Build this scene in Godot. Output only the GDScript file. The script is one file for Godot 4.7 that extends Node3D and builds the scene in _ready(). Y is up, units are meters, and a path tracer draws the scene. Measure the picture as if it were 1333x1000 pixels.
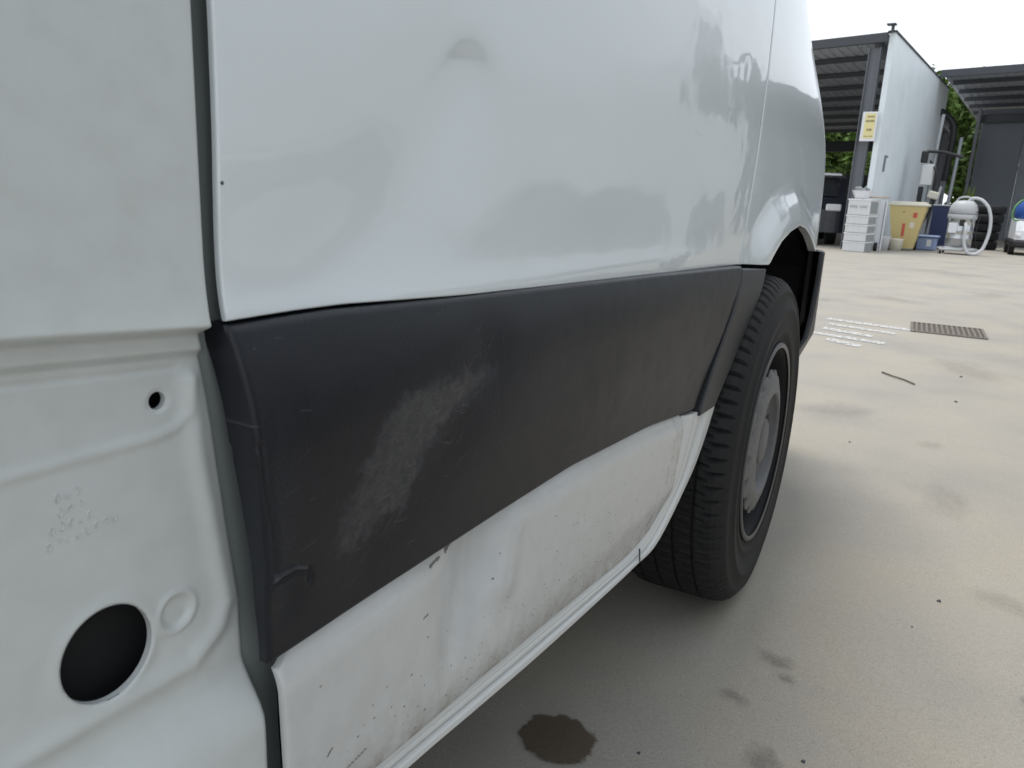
extends Node3D

# ---------------------------------------------------------------- helpers
var M := {}
var nz := FastNoiseLite.new()

func srgb(r: float, g: float, b: float) -> Color:   # real-world (linear) base colour
	return Color(r, g, b).linear_to_srgb()

func mat(called: String, c: Color, rough := 0.6, metal := 0.0) -> StandardMaterial3D:
	var m := StandardMaterial3D.new()
	m.resource_name = called
	m.albedo_color = c
	m.roughness = rough
	m.metallic = metal
	M[called] = m
	return m

func mb() -> SurfaceTool:
	var st := SurfaceTool.new()
	st.begin(Mesh.PRIMITIVE_TRIANGLES)
	return st

func quad(st: SurfaceTool, a: Vector3, b: Vector3, c: Vector3, d: Vector3) -> void:   # a b c d counter-clockwise seen from the front
	st.set_smooth_group(-1)
	for p in [a, c, b, a, d, c]:
		st.add_vertex(p)

func box(st: SurfaceTool, c: Vector3, s: Vector3, ch := 0.0, b := Basis()) -> void:
	var h := s * 0.5
	ch = minf(ch, minf(h.x, minf(h.y, h.z)) * 0.9)
	if ch <= 0.0:
		for ax in 3:
			for sg in [-1.0, 1.0]:
				var n := Vector3.ZERO
				n[ax] = sg
				var t := Vector3.ZERO
				t[(ax + 1) % 3] = 1.0
				var w := n.cross(t)
				quad(st, c + b * ((n - t - w) * h), c + b * ((n + t - w) * h), c + b * ((n + t + w) * h), c + b * ((n - t + w) * h))
		return
	var pt := func(ax: int, n: Vector3, p: Vector3) -> Vector3:   # the corner of face ax
		var q := p * h
		for k in 3:
			if k != ax:
				q[k] -= signf(p[k]) * ch
		return c + b * q
	for ax in 3:
		for sg in [-1.0, 1.0]:
			var n := Vector3.ZERO
			n[ax] = sg
			var t := Vector3.ZERO
			t[(ax + 1) % 3] = 1.0
			var w := n.cross(t)
			quad(st, pt.call(ax, n, n - t - w), pt.call(ax, n, n + t - w), pt.call(ax, n, n + t + w), pt.call(ax, n, n - t + w))
	for ax in 3:
		var bx := (ax + 1) % 3
		var cx := (ax + 2) % 3
		for s1 in [-1.0, 1.0]:
			for s2 in [-1.0, 1.0]:
				var p0 := Vector3.ZERO
				p0[ax] = -1.0
				p0[bx] = s1
				p0[cx] = s2
				var p1 := p0
				p1[ax] = 1.0
				var q := [pt.call(bx, p0, p0), pt.call(bx, p1, p1), pt.call(cx, p1, p1), pt.call(cx, p0, p0)]
				var out: Vector3 = (q[1] - q[0]).cross(q[2] - q[0])
				var mid := Vector3.ZERO
				mid[bx] = s1
				mid[cx] = s2
				if out.dot(b * mid) > 0.0:
					quad(st, q[0], q[1], q[2], q[3])
				else:
					quad(st, q[3], q[2], q[1], q[0])
	for i in 8:
		var p := Vector3(1.0 if i & 1 else -1.0, 1.0 if i & 2 else -1.0, 1.0 if i & 4 else -1.0)
		var v := [pt.call(0, p, p), pt.call(1, p, p), pt.call(2, p, p)]
		st.set_smooth_group(-1)
		var o: Vector3 = (v[1] - v[0]).cross(v[2] - v[0])
		if o.dot(b * p) > 0.0:
			v = [v[0], v[2], v[1]]
		for w in v:
			st.add_vertex(w)

func lathe(st: SurfaceTool, prof: Array, n: int, xf := Transform3D(), rf = null, sg := 0) -> void:   # profile of (radius, along y)
	st.set_smooth_group(sg)
	var rows := []
	for p in prof:
		var row := []
		for k in n:
			var a := TAU * k / n
			var r: float = p.x
			if rf != null:
				r = rf.call(p, k, r)
			row.append(xf * Vector3(cos(a) * r, p.y, sin(a) * r))
		rows.append(row)
	for i in rows.size() - 1:
		for k in n:
			var a: Vector3 = rows[i][k]
			var b: Vector3 = rows[i][(k + 1) % n]
			var c: Vector3 = rows[i + 1][(k + 1) % n]
			var d: Vector3 = rows[i + 1][k]
			for p in [a, c, d, a, b, c]:
				st.add_vertex(p)

func rod(st: SurfaceTool, a: Vector3, b: Vector3, r0: float, r1 := -1.0, n := 12) -> void:
	var y := (b - a).normalized()
	var x := y.cross(Vector3(0.31, 0.52, 0.79)).normalized()
	var l := a.distance_to(b)
	if r1 < 0.0:
		r1 = r0
	var t := Transform3D(Basis(x, y, x.cross(y)), a)
	lathe(st, [Vector2(0.0001, 0), Vector2(r0, 0)], n, t, null, -1)
	lathe(st, [Vector2(r0, 0), Vector2(r1, l)], n, t)
	lathe(st, [Vector2(r1, l), Vector2(0.0001, l)], n, t, null, -1)

func tube(st: SurfaceTool, pts: Array, r: float, n := 10, ripple := 0.0) -> void:
	st.set_smooth_group(0)
	var rows := []
	var side := Vector3.ZERO
	for i in pts.size():
		var d: Vector3 = (pts[mini(i + 1, pts.size() - 1)] - pts[maxi(i - 1, 0)]).normalized()
		if side == Vector3.ZERO:
			side = d.cross(Vector3(0.3, 0.8, 0.52)).normalized()
		side = (side - d * side.dot(d)).normalized()
		var up := d.cross(side)
		var row := []
		var rr := r + (ripple if i % 2 else -ripple)
		for k in n:
			row.append(pts[i] + (side * cos(TAU * k / n) + up * sin(TAU * k / n)) * rr)
		rows.append(row)
	for i in rows.size() - 1:
		for k in n:
			for p in [rows[i][k], rows[i + 1][(k + 1) % n], rows[i + 1][k], rows[i][k], rows[i][(k + 1) % n], rows[i + 1][(k + 1) % n]]:
				st.add_vertex(p)

func smooth_path(pts: Array, step: float) -> Array:
	var c := Curve3D.new()
	for i in pts.size():
		var t: Vector3 = (pts[mini(i + 1, pts.size() - 1)] - pts[maxi(i - 1, 0)]) / 6.0
		c.add_point(pts[i], -t, t)
	var out := []
	var n := maxi(4, int(c.get_baked_length() / step))
	for i in n + 1:
		out.append(c.sample_baked(c.get_baked_length() * i / n, true))
	return out

func prism(st: SurfaceTool, poly: PackedVector2Array, z0: float, z1: float) -> void:   # an outline in x, y with thickness along z
	var tri := Geometry2D.triangulate_polygon(poly)
	st.set_smooth_group(-1)
	for i in range(0, tri.size(), 3):
		var a := poly[tri[i]]
		var b := poly[tri[i + 1]]
		var c := poly[tri[i + 2]]
		if (b - a).cross(c - a) < 0.0:
			var t := b
			b = c
			c = t
		for p in [a, c, b]:
			st.add_vertex(Vector3(p.x, p.y, z1))
		for p in [a, b, c]:
			st.add_vertex(Vector3(p.x, p.y, z0))
	var area := 0.0
	for i in poly.size():
		area += poly[i].cross(poly[(i + 1) % poly.size()])
	for i in poly.size():
		var a := poly[i]
		var b := poly[(i + 1) % poly.size()]
		if area < 0.0:
			var t := a
			a = b
			b = t
		quad(st, Vector3(a.x, a.y, z1), Vector3(a.x, a.y, z0), Vector3(b.x, b.y, z0), Vector3(b.x, b.y, z1))

func obj(called: String, st: SurfaceTool, m: Material, parent: Node = self, at := Vector3.ZERO) -> MeshInstance3D:
	st.generate_normals()
	st.index()
	var o := MeshInstance3D.new()
	o.name = called
	o.mesh = st.commit()
	o.material_override = m
	o.position = at
	parent.add_child(o, true)
	return o

var taken := {}
func numbered(called: String) -> String:
	taken[called] = taken.get(called, -1) + 1
	return called if taken[called] == 0 else "%s_%03d" % [called, taken[called]]

func tag(o: Node, label: String, category: String, group := "") -> Node:
	o.set_meta("label", label)
	o.set_meta("category", category)
	if group:
		o.set_meta("group", group)
	return o

func thing(called: String, label: String, category: String, at := Vector3.ZERO, turn := 0.0, group := "") -> Node3D:
	var o := Node3D.new()
	o.name = numbered(called)
	add_child(o)
	o.position = at
	o.rotation.y = turn
	tag(o, label, category, group)
	return o

func dup(t: Node3D, at: Vector3, turn: float, label: String) -> Node3D:
	var c: Node3D = t.duplicate()
	c.name = numbered(str(t.name).rstrip("0123456789").trim_suffix("_"))
	add_child(c)
	c.position = at
	c.rotation.y = turn
	c.set_meta("label", label)
	return c

func pl(pts: Array, x: float) -> float:   # piecewise linear
	if x <= pts[0].x:
		return pts[0].y
	for i in pts.size() - 1:
		if x <= pts[i + 1].x:
			var f: float = (x - pts[i].x) / (pts[i + 1].x - pts[i].x)
			return lerpf(pts[i].y, pts[i + 1].y, f)
	return pts[-1].y

func seg(p: Vector2, a: Vector2, b: Vector2) -> float:
	return p.distance_to(Geometry2D.get_closest_point_to_segment(p, a, b))

func near(p: Vector2, line: Array) -> float:
	var d := 9.0
	for i in line.size() - 1:
		d = minf(d, seg(p, line[i], line[i + 1]))
	return d

func ss(a: float, b: float, x: float) -> float:
	return smoothstep(a, b, x)

func gauss(d: float, s: float) -> float:
	return exp(-d * d / (2.0 * s * s))

func ticks(n: int, length: float, r: float) -> Array:   # even steps, with close ones where an edge is rounded
	var t := [0.0]
	if r > 0.0:
		for q in [0.08, 0.3, 0.62]:
			t.append(q * r / length)
	var e := r / length
	for i in n + 1:
		t.append(lerpf(e, 1.0 - e, float(i) / n))
	if r > 0.0:
		for q in [0.62, 0.3, 0.08]:
			t.append(1.0 - q * r / length)
	t.append(1.0)
	var out := [0.0]
	for v in t:
		if v > out[-1] + 1e-7:
			out.append(v)
	return out

# a sheet-metal or plastic panel: a fine height field with rounded edges, folded back at its rim
func panel(st: SurfaceTool, fn: Callable, us: Array, vs: Array, lu: float, lv: float, r: float, back: Callable, uvr := Rect2(0, 0, 1, 1), holes := [], ends := 15) -> void:
	var g := []
	for i in us.size():
		var col := []
		for j in vs.size():
			var p: Vector3 = fn.call(us[i], vs[j])
			if r > 0.0:
				var du: float = 9.0
				if ends & 1:
					du = us[i] * lu
				if ends & 2:
					du = minf(du, (1.0 - us[i]) * lu)
				var dv: float = 9.0
				if ends & 4:
					dv = vs[j] * lv
				if ends & 8:
					dv = minf(dv, (1.0 - vs[j]) * lv)
				var qu := maxf(0.0, 1.0 - du / r)
				var qv := maxf(0.0, 1.0 - dv / r)
				p.z -= r * (1.0 - sqrt(maxf(0.0, 1.0 - minf(1.0, qu * qu + qv * qv))))
			col.append(p)
		g.append(col)
	var inside := {}
	for h in holes:   # [centre, rx, ry]
		for i in us.size():
			for j in vs.size():
				var d := Vector2((g[i][j].x - h[0].x) / h[1], (g[i][j].y - h[0].y) / h[2])
				if d.length() < 1.0:
					inside[Vector2i(i, j)] = true
					d = d.normalized() if d.length() > 0.01 else Vector2.RIGHT
					g[i][j].x = h[0].x + d.x * h[1]
					g[i][j].y = h[0].y + d.y * h[2]
	st.set_smooth_group(0)
	for i in us.size() - 1:
		for j in vs.size() - 1:
			if inside.has(Vector2i(i, j)) and inside.has(Vector2i(i + 1, j)) and inside.has(Vector2i(i, j + 1)) and inside.has(Vector2i(i + 1, j + 1)):
				continue
			for p in [g[i][j], g[i + 1][j + 1], g[i + 1][j], g[i][j], g[i][j + 1], g[i + 1][j + 1]]:
				st.set_uv(Vector2((p.x - uvr.position.x) / uvr.size.x, 1.0 - (p.y - uvr.position.y) / uvr.size.y))
				st.add_vertex(p)
	st.set_uv(Vector2(0.5, 0.5))
	var rim := []
	for i in us.size():
		rim.append(Vector2i(i, 0))
	for j in range(1, vs.size()):
		rim.append(Vector2i(us.size() - 1, j))
	for i in range(us.size() - 2, -1, -1):
		rim.append(Vector2i(i, vs.size() - 1))
	for j in range(vs.size() - 2, 0, -1):
		rim.append(Vector2i(0, j))
	st.set_smooth_group(1)
	for k in rim.size():
		var a: Vector2i = rim[k]
		var b: Vector2i = rim[(k + 1) % rim.size()]
		var pa: Vector3 = g[a.x][a.y]
		var pb: Vector3 = g[b.x][b.y]
		var qa := Vector3(pa.x, pa.y, minf(pa.z - 0.001, back.call(us[a.x], vs[a.y], pa)))
		var qb := Vector3(pb.x, pb.y, minf(pb.z - 0.001, back.call(us[b.x], vs[b.y], pb)))
		for p in [pa, pb, qb, pa, qb, qa]:
			st.set_uv(Vector2((p.x - uvr.position.x) / uvr.size.x, 1.0 - (p.y - uvr.position.y) / uvr.size.y))
			st.add_vertex(p)

# ---------------------------------------------------------------- body surface of the van's side (x forward, y up, z outward)
func z_skin(x: float, y: float) -> float:
	var k := 0.012 + 0.15 * ((y - 1.04) + sqrt((y - 1.04) * (y - 1.04) + 0.012))
	var u := maxf(0.0, x - 1.35)
	var z := -0.365 - 0.06 * pow(maxf(0.0, y - 0.95), 1.5) - k * u * u
	z -= 0.8 * pow(maxf(0.0, x - 2.3), 2.0)
	return z

func z_door(x: float, y: float) -> float:
	var z := z_skin(x, y)
	z += 0.006 * exp(-maxf(0.0, y - 0.788) / 0.022) * (1.0 - ss(1.0, 1.4, x))
	var p := Vector2(x, y)
	var arch := y - (0.967 - 10.0 * (x - 0.547) * (x - 0.547))                          # a knock with a bowed crease
	z -= 0.0038 * gauss(arch, 0.0095 if arch > 0.0 else 0.028) * gauss(x - 0.545, 0.024)
	z -= 0.0056 * gauss(seg(p, Vector2(0.515, 0.915), Vector2(0.36, 0.80)), 0.044)        # long shallow dent towards the gap
	z += 0.00022 * nz.get_noise_2d(x * 180.0, y * 260.0) + 0.0007 * nz.get_noise_2d(x * 55.0 + 90.0, y * 80.0)
	return z

const RIB := [Vector2(-0.6, 0.7265), Vector2(0.255, 0.7265), Vector2(0.268, 0.729), Vector2(0.2760, 0.737), Vector2(0.2790, 0.755)]
const BEAD := [Vector2(0.2790, 0.755), Vector2(0.2815, 0.71), Vector2(0.2890, 0.655), Vector2(0.2960, 0.606), Vector2(0.289, 0.59), Vector2(0.268, 0.575), Vector2(-0.6, 0.574)]

func z_left(x: float, y: float) -> float:
	if y > 0.80 + 0.05:
		return z_skin(x, y) + 0.006 * exp(-maxf(0.0, y - 0.788) / 0.022)
	var s := y + 0.072 * (clampf(x, 0.0, 0.3) - 0.28) * ss(0.70, 0.765, y)
	var top := z_skin(x, y) + 0.006 * exp(-maxf(0.0, y - 0.788) / 0.022)
	var z := lerpf(-0.3725, top, ss(0.7815, 0.7890, s))            # the skin folds in at its lower crease
	z = lerpf(-0.3775, z, ss(0.7680, 0.7745, s))                   # a second, softer step
	z -= 0.0012 * gauss(s - 0.7632, 0.0013) * (1.0 - ss(0.268, 0.274, x))
	var p := Vector2(x, y)
	z += 0.0013 * gauss(near(p, RIB), 0.0026)
	z += 0.0034 * gauss(near(p, BEAD), 0.0050)
	var d := p.distance_to(Vector2(0.2603, 0.6145))
	z += -0.0022 * (1.0 - ss(0.0075, 0.0115, d)) + 0.0012 * gauss(d - 0.0125, 0.0016)
	var h := Vector2((x - 0.216) / 0.0265, (y - 0.61) / 0.028).length()
	z += 0.0016 * gauss((h - 1.0) * 0.027, 0.004) - 0.003 * (1.0 - ss(0.9, 1.06, h))
	z -= 0.0012 * (1.0 - ss(0.0052, 0.008, p.distance_to(Vector2(0.258, 0.7468))))
	z = lerpf(-0.357, z, ss(0.515, 0.562, y))                      # painted sill below
	z += 0.00035 * nz.get_noise_2d(x * 320.0 + 40.0, y * 320.0)
	return z

func z_clad(x: float, y: float) -> float:
	var z := -0.3420 - 0.016 * pow(clampf((y - 0.705) / 0.08, 0.0, 1.2), 2.0) - 0.0045 * ss(0.66, 0.55, y)
	var p := Vector2(x, y)
	if x < 0.40:
		# torn, pushed-in rear edge and a gouge that lifted a curl of plastic
		z -= 0.0022 * gauss(near(p, [Vector2(0.3005, 0.715), Vector2(0.3015, 0.69), Vector2(0.3065, 0.66), Vector2(0.3075, 0.63)]), 0.0017)
		z += 0.0016 * gauss(near(p, [Vector2(0.2965, 0.712), Vector2(0.298, 0.685), Vector2(0.3025, 0.66), Vector2(0.3035, 0.628)]), 0.0016)
		z += 0.0026 * gauss(near(p, [Vector2(0.3045, 0.6250), Vector2(0.313, 0.6265), Vector2(0.324, 0.6265), Vector2(0.3345, 0.6215)]), 0.0009)
		z -= 0.0024 * gauss(near(p, [Vector2(0.306, 0.6215), Vector2(0.324, 0.6230), Vector2(0.337, 0.6190), Vector2(0.339, 0.610)]), 0.0016)
		z -= 0.0030 * gauss(p.distance_to(Vector2(0.318, 0.606)), 0.011)
	z -= 0.0035 * gauss(seg(p, Vector2(0.40, 0.62), Vector2(0.55, 0.72)), 0.03)           # pushed in where it is scuffed
	z += 0.0011 * nz.get_noise_2d(x * 60.0, y * 90.0)
	return z

func z_low(x: float, y: float) -> float:
	var lip := clampf(1.0 - (minf(0.5715, pl(BOT_CLAD, x) + 0.003) - y) / 0.034, 0.0, 1.0)
	var z := -0.3475 - 0.015 * lip * lip + 0.002 * gauss(y - 0.47, 0.07) - 0.006 * ss(0.43, 0.37, y)
	var p := Vector2(x, y)
	z -= 0.0220 * gauss((x - 0.565) / 0.045, 1.0) * gauss((y - 0.55) / 0.055, 1.0)
	z -= 0.0095 * gauss(seg(p, Vector2(0.592, 0.56), Vector2(0.53, 0.47)), 0.018)
	z += 0.0080 * gauss(seg(p, Vector2(0.628, 0.564), Vector2(0.605, 0.49)), 0.015)
	z += 0.0009 * nz.get_noise_2d(x * 90.0 + 30.0, y * 120.0)
	return z

const XE := [Vector2(0.40, 0.312), Vector2(0.477, 0.309), Vector2(0.54, 0.3085), Vector2(0.60, 0.3080), Vector2(0.655, 0.3015), Vector2(0.727, 0.2940), Vector2(0.77, 0.2875), Vector2(0.782, 0.2850), Vector2(0.79, 0.2840), Vector2(0.84, 0.2852), Vector2(0.95, 0.2862), Vector2(1.4, 0.2862)]
const SEAM := [Vector2(0.75, 1.4516), Vector2(1.22, 1.532), Vector2(1.42, 1.56)]
const TOP_CLAD := [Vector2(0.28, 0.7870), Vector2(0.38, 0.7870), Vector2(0.516, 0.7830), Vector2(0.73, 0.7772), Vector2(0.986, 0.7696), Vector2(1.394, 0.7555), Vector2(1.642, 0.7406)]
const SKIN_BOT := [Vector2(0.28, 0.7893), Vector2(0.397, 0.7885), Vector2(0.538, 0.7822), Vector2(0.76, 0.7751), Vector2(1.027, 0.7670), Vector2(1.4516, 0.7537)]
const BOT_CLAD := [Vector2(0.28, 0.5640), Vector2(0.37, 0.5666), Vector2(0.46, 0.5684), Vector2(0.58, 0.5707), Vector2(0.745, 0.5715), Vector2(0.99, 0.5573), Vector2(1.188, 0.5358), Vector2(1.30, 0.5243)]
const INNER := [Vector2(0.300, 0.412), Vector2(0.4116, 0.4069), Vector2(0.6875, 0.3874), Vector2(0.9754, 0.3665), Vector2(1.0481, 0.3738), Vector2(1.1193, 0.4168), Vector2(1.1476, 0.5348)]
const OUTER := [Vector2(0.300, 0.378), Vector2(0.4671, 0.3702), Vector2(0.6951, 0.350), Vector2(0.9900, 0.3360), Vector2(1.1014, 0.3390), Vector2(1.2389, 0.4126), Vector2(1.3181, 0.5185)]
const ARCH := [Vector2(1.456, 0.7530), Vector2(1.5831, 0.7478), Vector2(1.6262, 0.7684), Vector2(1.6786, 0.7896), Vector2(1.7603, 0.8080), Vector2(1.8638, 0.8194), Vector2(1.9448, 0.8109), Vector2(2.0308, 0.7907), Vector2(2.0899, 0.7700), Vector2(2.1408, 0.7485), Vector2(2.80, 0.735)]
const FENDER_TOP := [Vector2(1.45, 1.42), Vector2(1.90, 1.37), Vector2(2.30, 1.22), Vector2(2.80, 0.96)]

const SCUFF: PackedVector2Array = [Vector2(0.3598, 0.6174), Vector2(0.3677, 0.6457), Vector2(0.3878, 0.6770), Vector2(0.4119, 0.7063), Vector2(0.4357, 0.7238), Vector2(0.4975, 0.7238), Vector2(0.5666, 0.7233), Vector2(0.5724, 0.7141), Vector2(0.5208, 0.6936), Vector2(0.4669, 0.6685), Vector2(0.4556, 0.6518), Vector2(0.4428, 0.6310), Vector2(0.4056, 0.6225), Vector2(0.3827, 0.6125)]

# ---------------------------------------------------------------- textures
func noise_tex(freq: float, seed_: int, ramp: Array, oct := 4, size := 512, kind := FastNoiseLite.TYPE_SIMPLEX_SMOOTH) -> NoiseTexture2D:
	var n := FastNoiseLite.new()
	n.noise_type = kind
	n.seed = seed_
	n.frequency = freq
	n.fractal_octaves = oct
	var t := NoiseTexture2D.new()
	t.width = size
	t.height = size
	t.seamless = true
	t.noise = n
	if ramp.size():
		var g := Gradient.new()
		g.offsets = PackedFloat32Array(ramp[0])
		g.colors = PackedColorArray(ramp[1])
		t.color_ramp = g
	return t

func bump_tex(freq: float, seed_: int, strength: float, size := 512, oct := 4) -> NoiseTexture2D:
	var t := noise_tex(freq, seed_, [], oct, size)
	t.as_normal_map = true
	t.bump_strength = strength
	return t

# scuffed black plastic: [colour, roughness]
func clad_images() -> Array:
	var w := 1400
	var h := 300
	var im := Image.create_empty(w, h, false, Image.FORMAT_RGB8)
	var ro := Image.create_empty(w, h, false, Image.FORMAT_RGB8)
	var n := FastNoiseLite.new()
	n.seed = 5
	n.frequency = 0.02
	var fine := FastNoiseLite.new()
	fine.seed = 8
	fine.frequency = 0.35
	fine.fractal_octaves = 2
	for px in w:
		for py in h:
			var x := 0.28 + 1.18 * px / w
			var y := 0.80 - 0.26 * py / h
			var cloud := n.get_noise_2d(px, py) * 0.5 + n.get_noise_2d(px * 0.22 + 700, py * 0.22) * 0.5
			var streak := fine.get_noise_2d(px * 0.5, py * 0.03)       # wipe marks run up and down
			var grain := fine.get_noise_2d(px, py)
			var v := 0.0105 + 0.0025 * cloud + 0.0018 * streak + 0.002 * grain
			var rough := 0.39 + 0.06 * cloud + 0.03 * streak
			# the pale rubbed patch, ragged at its edge
			var p := Vector2(x, y)
			var m := 0.0
			if x > 0.34 and x < 0.60 and y > 0.595 and y < 0.745:
				var w2 := p + Vector2(n.get_noise_2d(px * 2.0, py * 2.0 + 300.0), n.get_noise_2d(px * 2.0 + 500.0, py * 2.0)) * 0.010 + Vector2(fine.get_noise_2d(px * 0.3, py * 0.3), fine.get_noise_2d(px * 0.3, py * 0.3 + 90.0)) * 0.0035
				var ed := 9.0
				for q in SCUFF.size():
					ed = minf(ed, seg(w2, SCUFF[q], SCUFF[(q + 1) % SCUFF.size()]))
				if not Geometry2D.is_point_in_polygon(w2, SCUFF):
					ed = -ed
				m = ss(-0.004, 0.011, ed)
				var along := (x * 0.55 + y * 0.83)
				var across := (x * 0.83 - y * 0.55)
				m *= clampf(0.62 + 0.55 * fine.get_noise_2d(across * 420.0, along * 2600.0) + 0.35 * cloud + 0.3 * fine.get_noise_2d(px * 0.2, py * 0.2), 0.06, 1.0)
				m *= 1.0 - 0.55 * ss(0.50, 0.575, x)
			v += 0.050 * m
			rough += 0.06 * m
			# fainter haze further along
			var hz := gauss((x - 0.62) / 0.07, 1.0) * gauss((y - 0.70) / 0.03, 1.0)
			v += 0.007 * hz * clampf(0.6 + cloud + streak, 0.0, 1.2)
			v += 0.085 * gauss(near(p, [Vector2(0.3045, 0.6250), Vector2(0.313, 0.6265), Vector2(0.324, 0.6265), Vector2(0.3345, 0.6215)]), 0.0008) if x < 0.35 else 0.0
			# bruised rear edge
			v += 0.010 * gauss((x - 0.312) / 0.010, 1.0) * gauss((y - 0.665) / 0.04, 1.0) * clampf(0.6 + grain, 0.0, 1.5)
			im.set_pixel(px, py, srgb(v * lerpf(0.84, 0.97, maxf(m, ss(0.02, 0.04, v))), v * lerpf(0.96, 1.0, m), v * lerpf(1.36, 1.05, maxf(m, ss(0.02, 0.04, v)))))
			ro.set_pixel(px, py, Color(rough, rough, rough))
	# scratches
	var rng := RandomNumberGenerator.new()
	rng.seed = 77
	for k in 120:
		var cx := rng.randf_range(0.0, 1.0)
		var sx := int(w * cx * cx)
		var sy := rng.randi_range(6, h - 8)
		if k < 50:   # most lie in the rubbed patch
			var tt := rng.randf_range(0.05, 0.95)
			sx = int((lerpf(0.375, 0.555, tt) + rng.randfn(0, 0.014) - 0.28) / 1.18 * w)
			sy = int((0.80 - lerpf(0.600, 0.722, tt) + rng.randfn(0, 0.014)) / 0.26 * h)
		var ln := rng.randi_range(4, 26)
		var ang := rng.randfn(0.25, 0.35) if k < 120 else rng.randfn(1.5, 0.2)
		var br := rng.randf_range(0.02, 0.08)
		for q in ln:
			var qx := int(sx + q * cos(ang))
			var qy := int(sy - q * sin(ang))
			if qx >= 0 and qx < w and qy >= 0 and qy < h:
				var o := im.get_pixel(qx, qy).srgb_to_linear()
				var f := sin(PI * (q + 0.5) / ln) * br
				im.set_pixel(qx, qy, srgb(o.r + f * 0.5, o.g + f * 0.5, o.b + f * 0.55))
	return [im, ro]

# white lower door with road grime, stone chips and scrapes
func low_image() -> Image:
	var w := 1300
	var h := 300
	var im := Image.create_empty(w, h, false, Image.FORMAT_RGB8)
	var n := FastNoiseLite.new()
	n.seed = 15
	n.frequency = 0.02
	var fine := FastNoiseLite.new()
	fine.seed = 18
	fine.frequency = 0.28
	for px in w:
		var x := 0.28 + 0.90 * px / w
		var yb := pl(INNER, x)
		for py in h:
			var y := 0.58 - 0.24 * py / h
			var cloud := n.get_noise_2d(px, py) + 0.5 * n.get_noise_2d(px * 3.0, py * 3.0)
			var g := fine.get_noise_2d(px * 0.5, py)
			var up := y - yb
			var dirt := 0.62 * exp(-maxf(0.0, up) / 0.012) * clampf(0.7 + 0.9 * cloud + 0.5 * g, 0.0, 1.3)
			dirt += 0.20 * exp(-maxf(0.0, up) / 0.05) * clampf(0.5 + cloud + 0.4 * g, 0.0, 1.0)
			dirt += 0.35 * ss(1.05, 1.13, x) * clampf(cloud + 0.35 * g + 0.1, 0.0, 1.0)
			dirt += 0.05 * clampf(0.4 + cloud, 0.0, 1.0)
			var c := Vector3(0.54, 0.55, 0.545).lerp(Vector3(0.20, 0.17, 0.13), clampf(dirt, 0.0, 0.85))
			im.set_pixel(px, py, srgb(c.x, c.y, c.z))
	var rng := RandomNumberGenerator.new()
	rng.seed = 9
	for k in 330:
		var x := 0.33 + 0.79 * pow(rng.randf(), 0.75)
		var up := absf(rng.randfn(0, 0.055)) + 0.004
		if k % 3 == 0:
			x = rng.randfn(0.84, 0.09)
		var y := pl(INNER, x) + up
		if y > 0.56 or x > 1.13:
			continue
		var sx := int((x - 0.28) / 0.90 * w)
		var sy := int((0.58 - y) / 0.24 * h)
		var ln := rng.randi_range(1, 4)
		var dark := rng.randf_range(0.08, 0.45)
		for q in ln:
			for t in (2 if rng.randf() < 0.3 else 1):
				if sx + q < w and sy + t < h:
					im.set_pixel(sx + q, sy + t, srgb(dark * 0.5, dark * 0.47, dark * 0.42))
	# longer scrapes: [points, darkness, width]
	for s in [[[Vector2(0.5890, 0.5630), Vector2(0.5960, 0.5655), Vector2(0.6060, 0.5655)], 0.010, 4], [[Vector2(0.594, 0.5640), Vector2(0.603, 0.5640)], 0.012, 4], [[Vector2(0.520, 0.5535), Vector2(0.528, 0.5550), Vector2(0.537, 0.5555)], 0.015, 4], [[Vector2(0.487, 0.5540), Vector2(0.498, 0.5545), Vector2(0.508, 0.5535)], 0.10, 2],
			[[Vector2(0.3400, 0.452), Vector2(0.352, 0.440), Vector2(0.372, 0.437), Vector2(0.395, 0.440)], 0.22, 2], [[Vector2(0.352, 0.462), Vector2(0.357, 0.466)], 0.1, 1],
			[[Vector2(1.118, 0.52), Vector2(1.122, 0.495)], 0.1, 3], [[Vector2(1.088, 0.47), Vector2(1.082, 0.445)], 0.06, 3], [[Vector2(1.04, 0.405), Vector2(1.02, 0.392)], 0.12, 3], [[Vector2(0.47, 0.515), Vector2(0.478, 0.5155)], 0.12, 1]]:
		var pts: Array = s[0]
		for i in pts.size() - 1:
			for q in 240:
				var p: Vector2 = pts[i].lerp(pts[i + 1], q / 240.0)
				var sx := int((p.x - 0.28) / 0.90 * w)
				var sy := int((0.58 - p.y) / 0.24 * h + 0.8 * sin(q * 0.17))
				for t in s[2]:
					if sx >= 0 and sx < w and sy + t >= 0 and sy + t < h:
						im.set_pixel(sx, sy + t, srgb(s[1], s[1] * 0.95, s[1] * 0.85))
	return im

func stain_image(seed_: int, r0: float, rag: float, wob := 0.28, mottle := 0.6) -> Image:   # white with a ragged, fading alpha
	var im := Image.create_empty(128, 128, false, Image.FORMAT_RGBA8)
	var n := FastNoiseLite.new()
	n.seed = seed_
	n.frequency = 0.03
	for px in 128:
		for py in 128:
			var d := Vector2(px - 64, py - 64).length() / 64.0
			var v := n.get_noise_2d(px, py)
			var w := n.get_noise_2d(px * 4.0 + 300.0, py * 4.0)
			var a := ss(r0, r0 - rag, d + wob * v) * clampf(1.0 - mottle * 0.42 + mottle * w, 0.0, 1.0) * ss(0.99, 0.9, d)
			im.set_pixel(px, py, Color(1, 1, 1, a))
	return im

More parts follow.
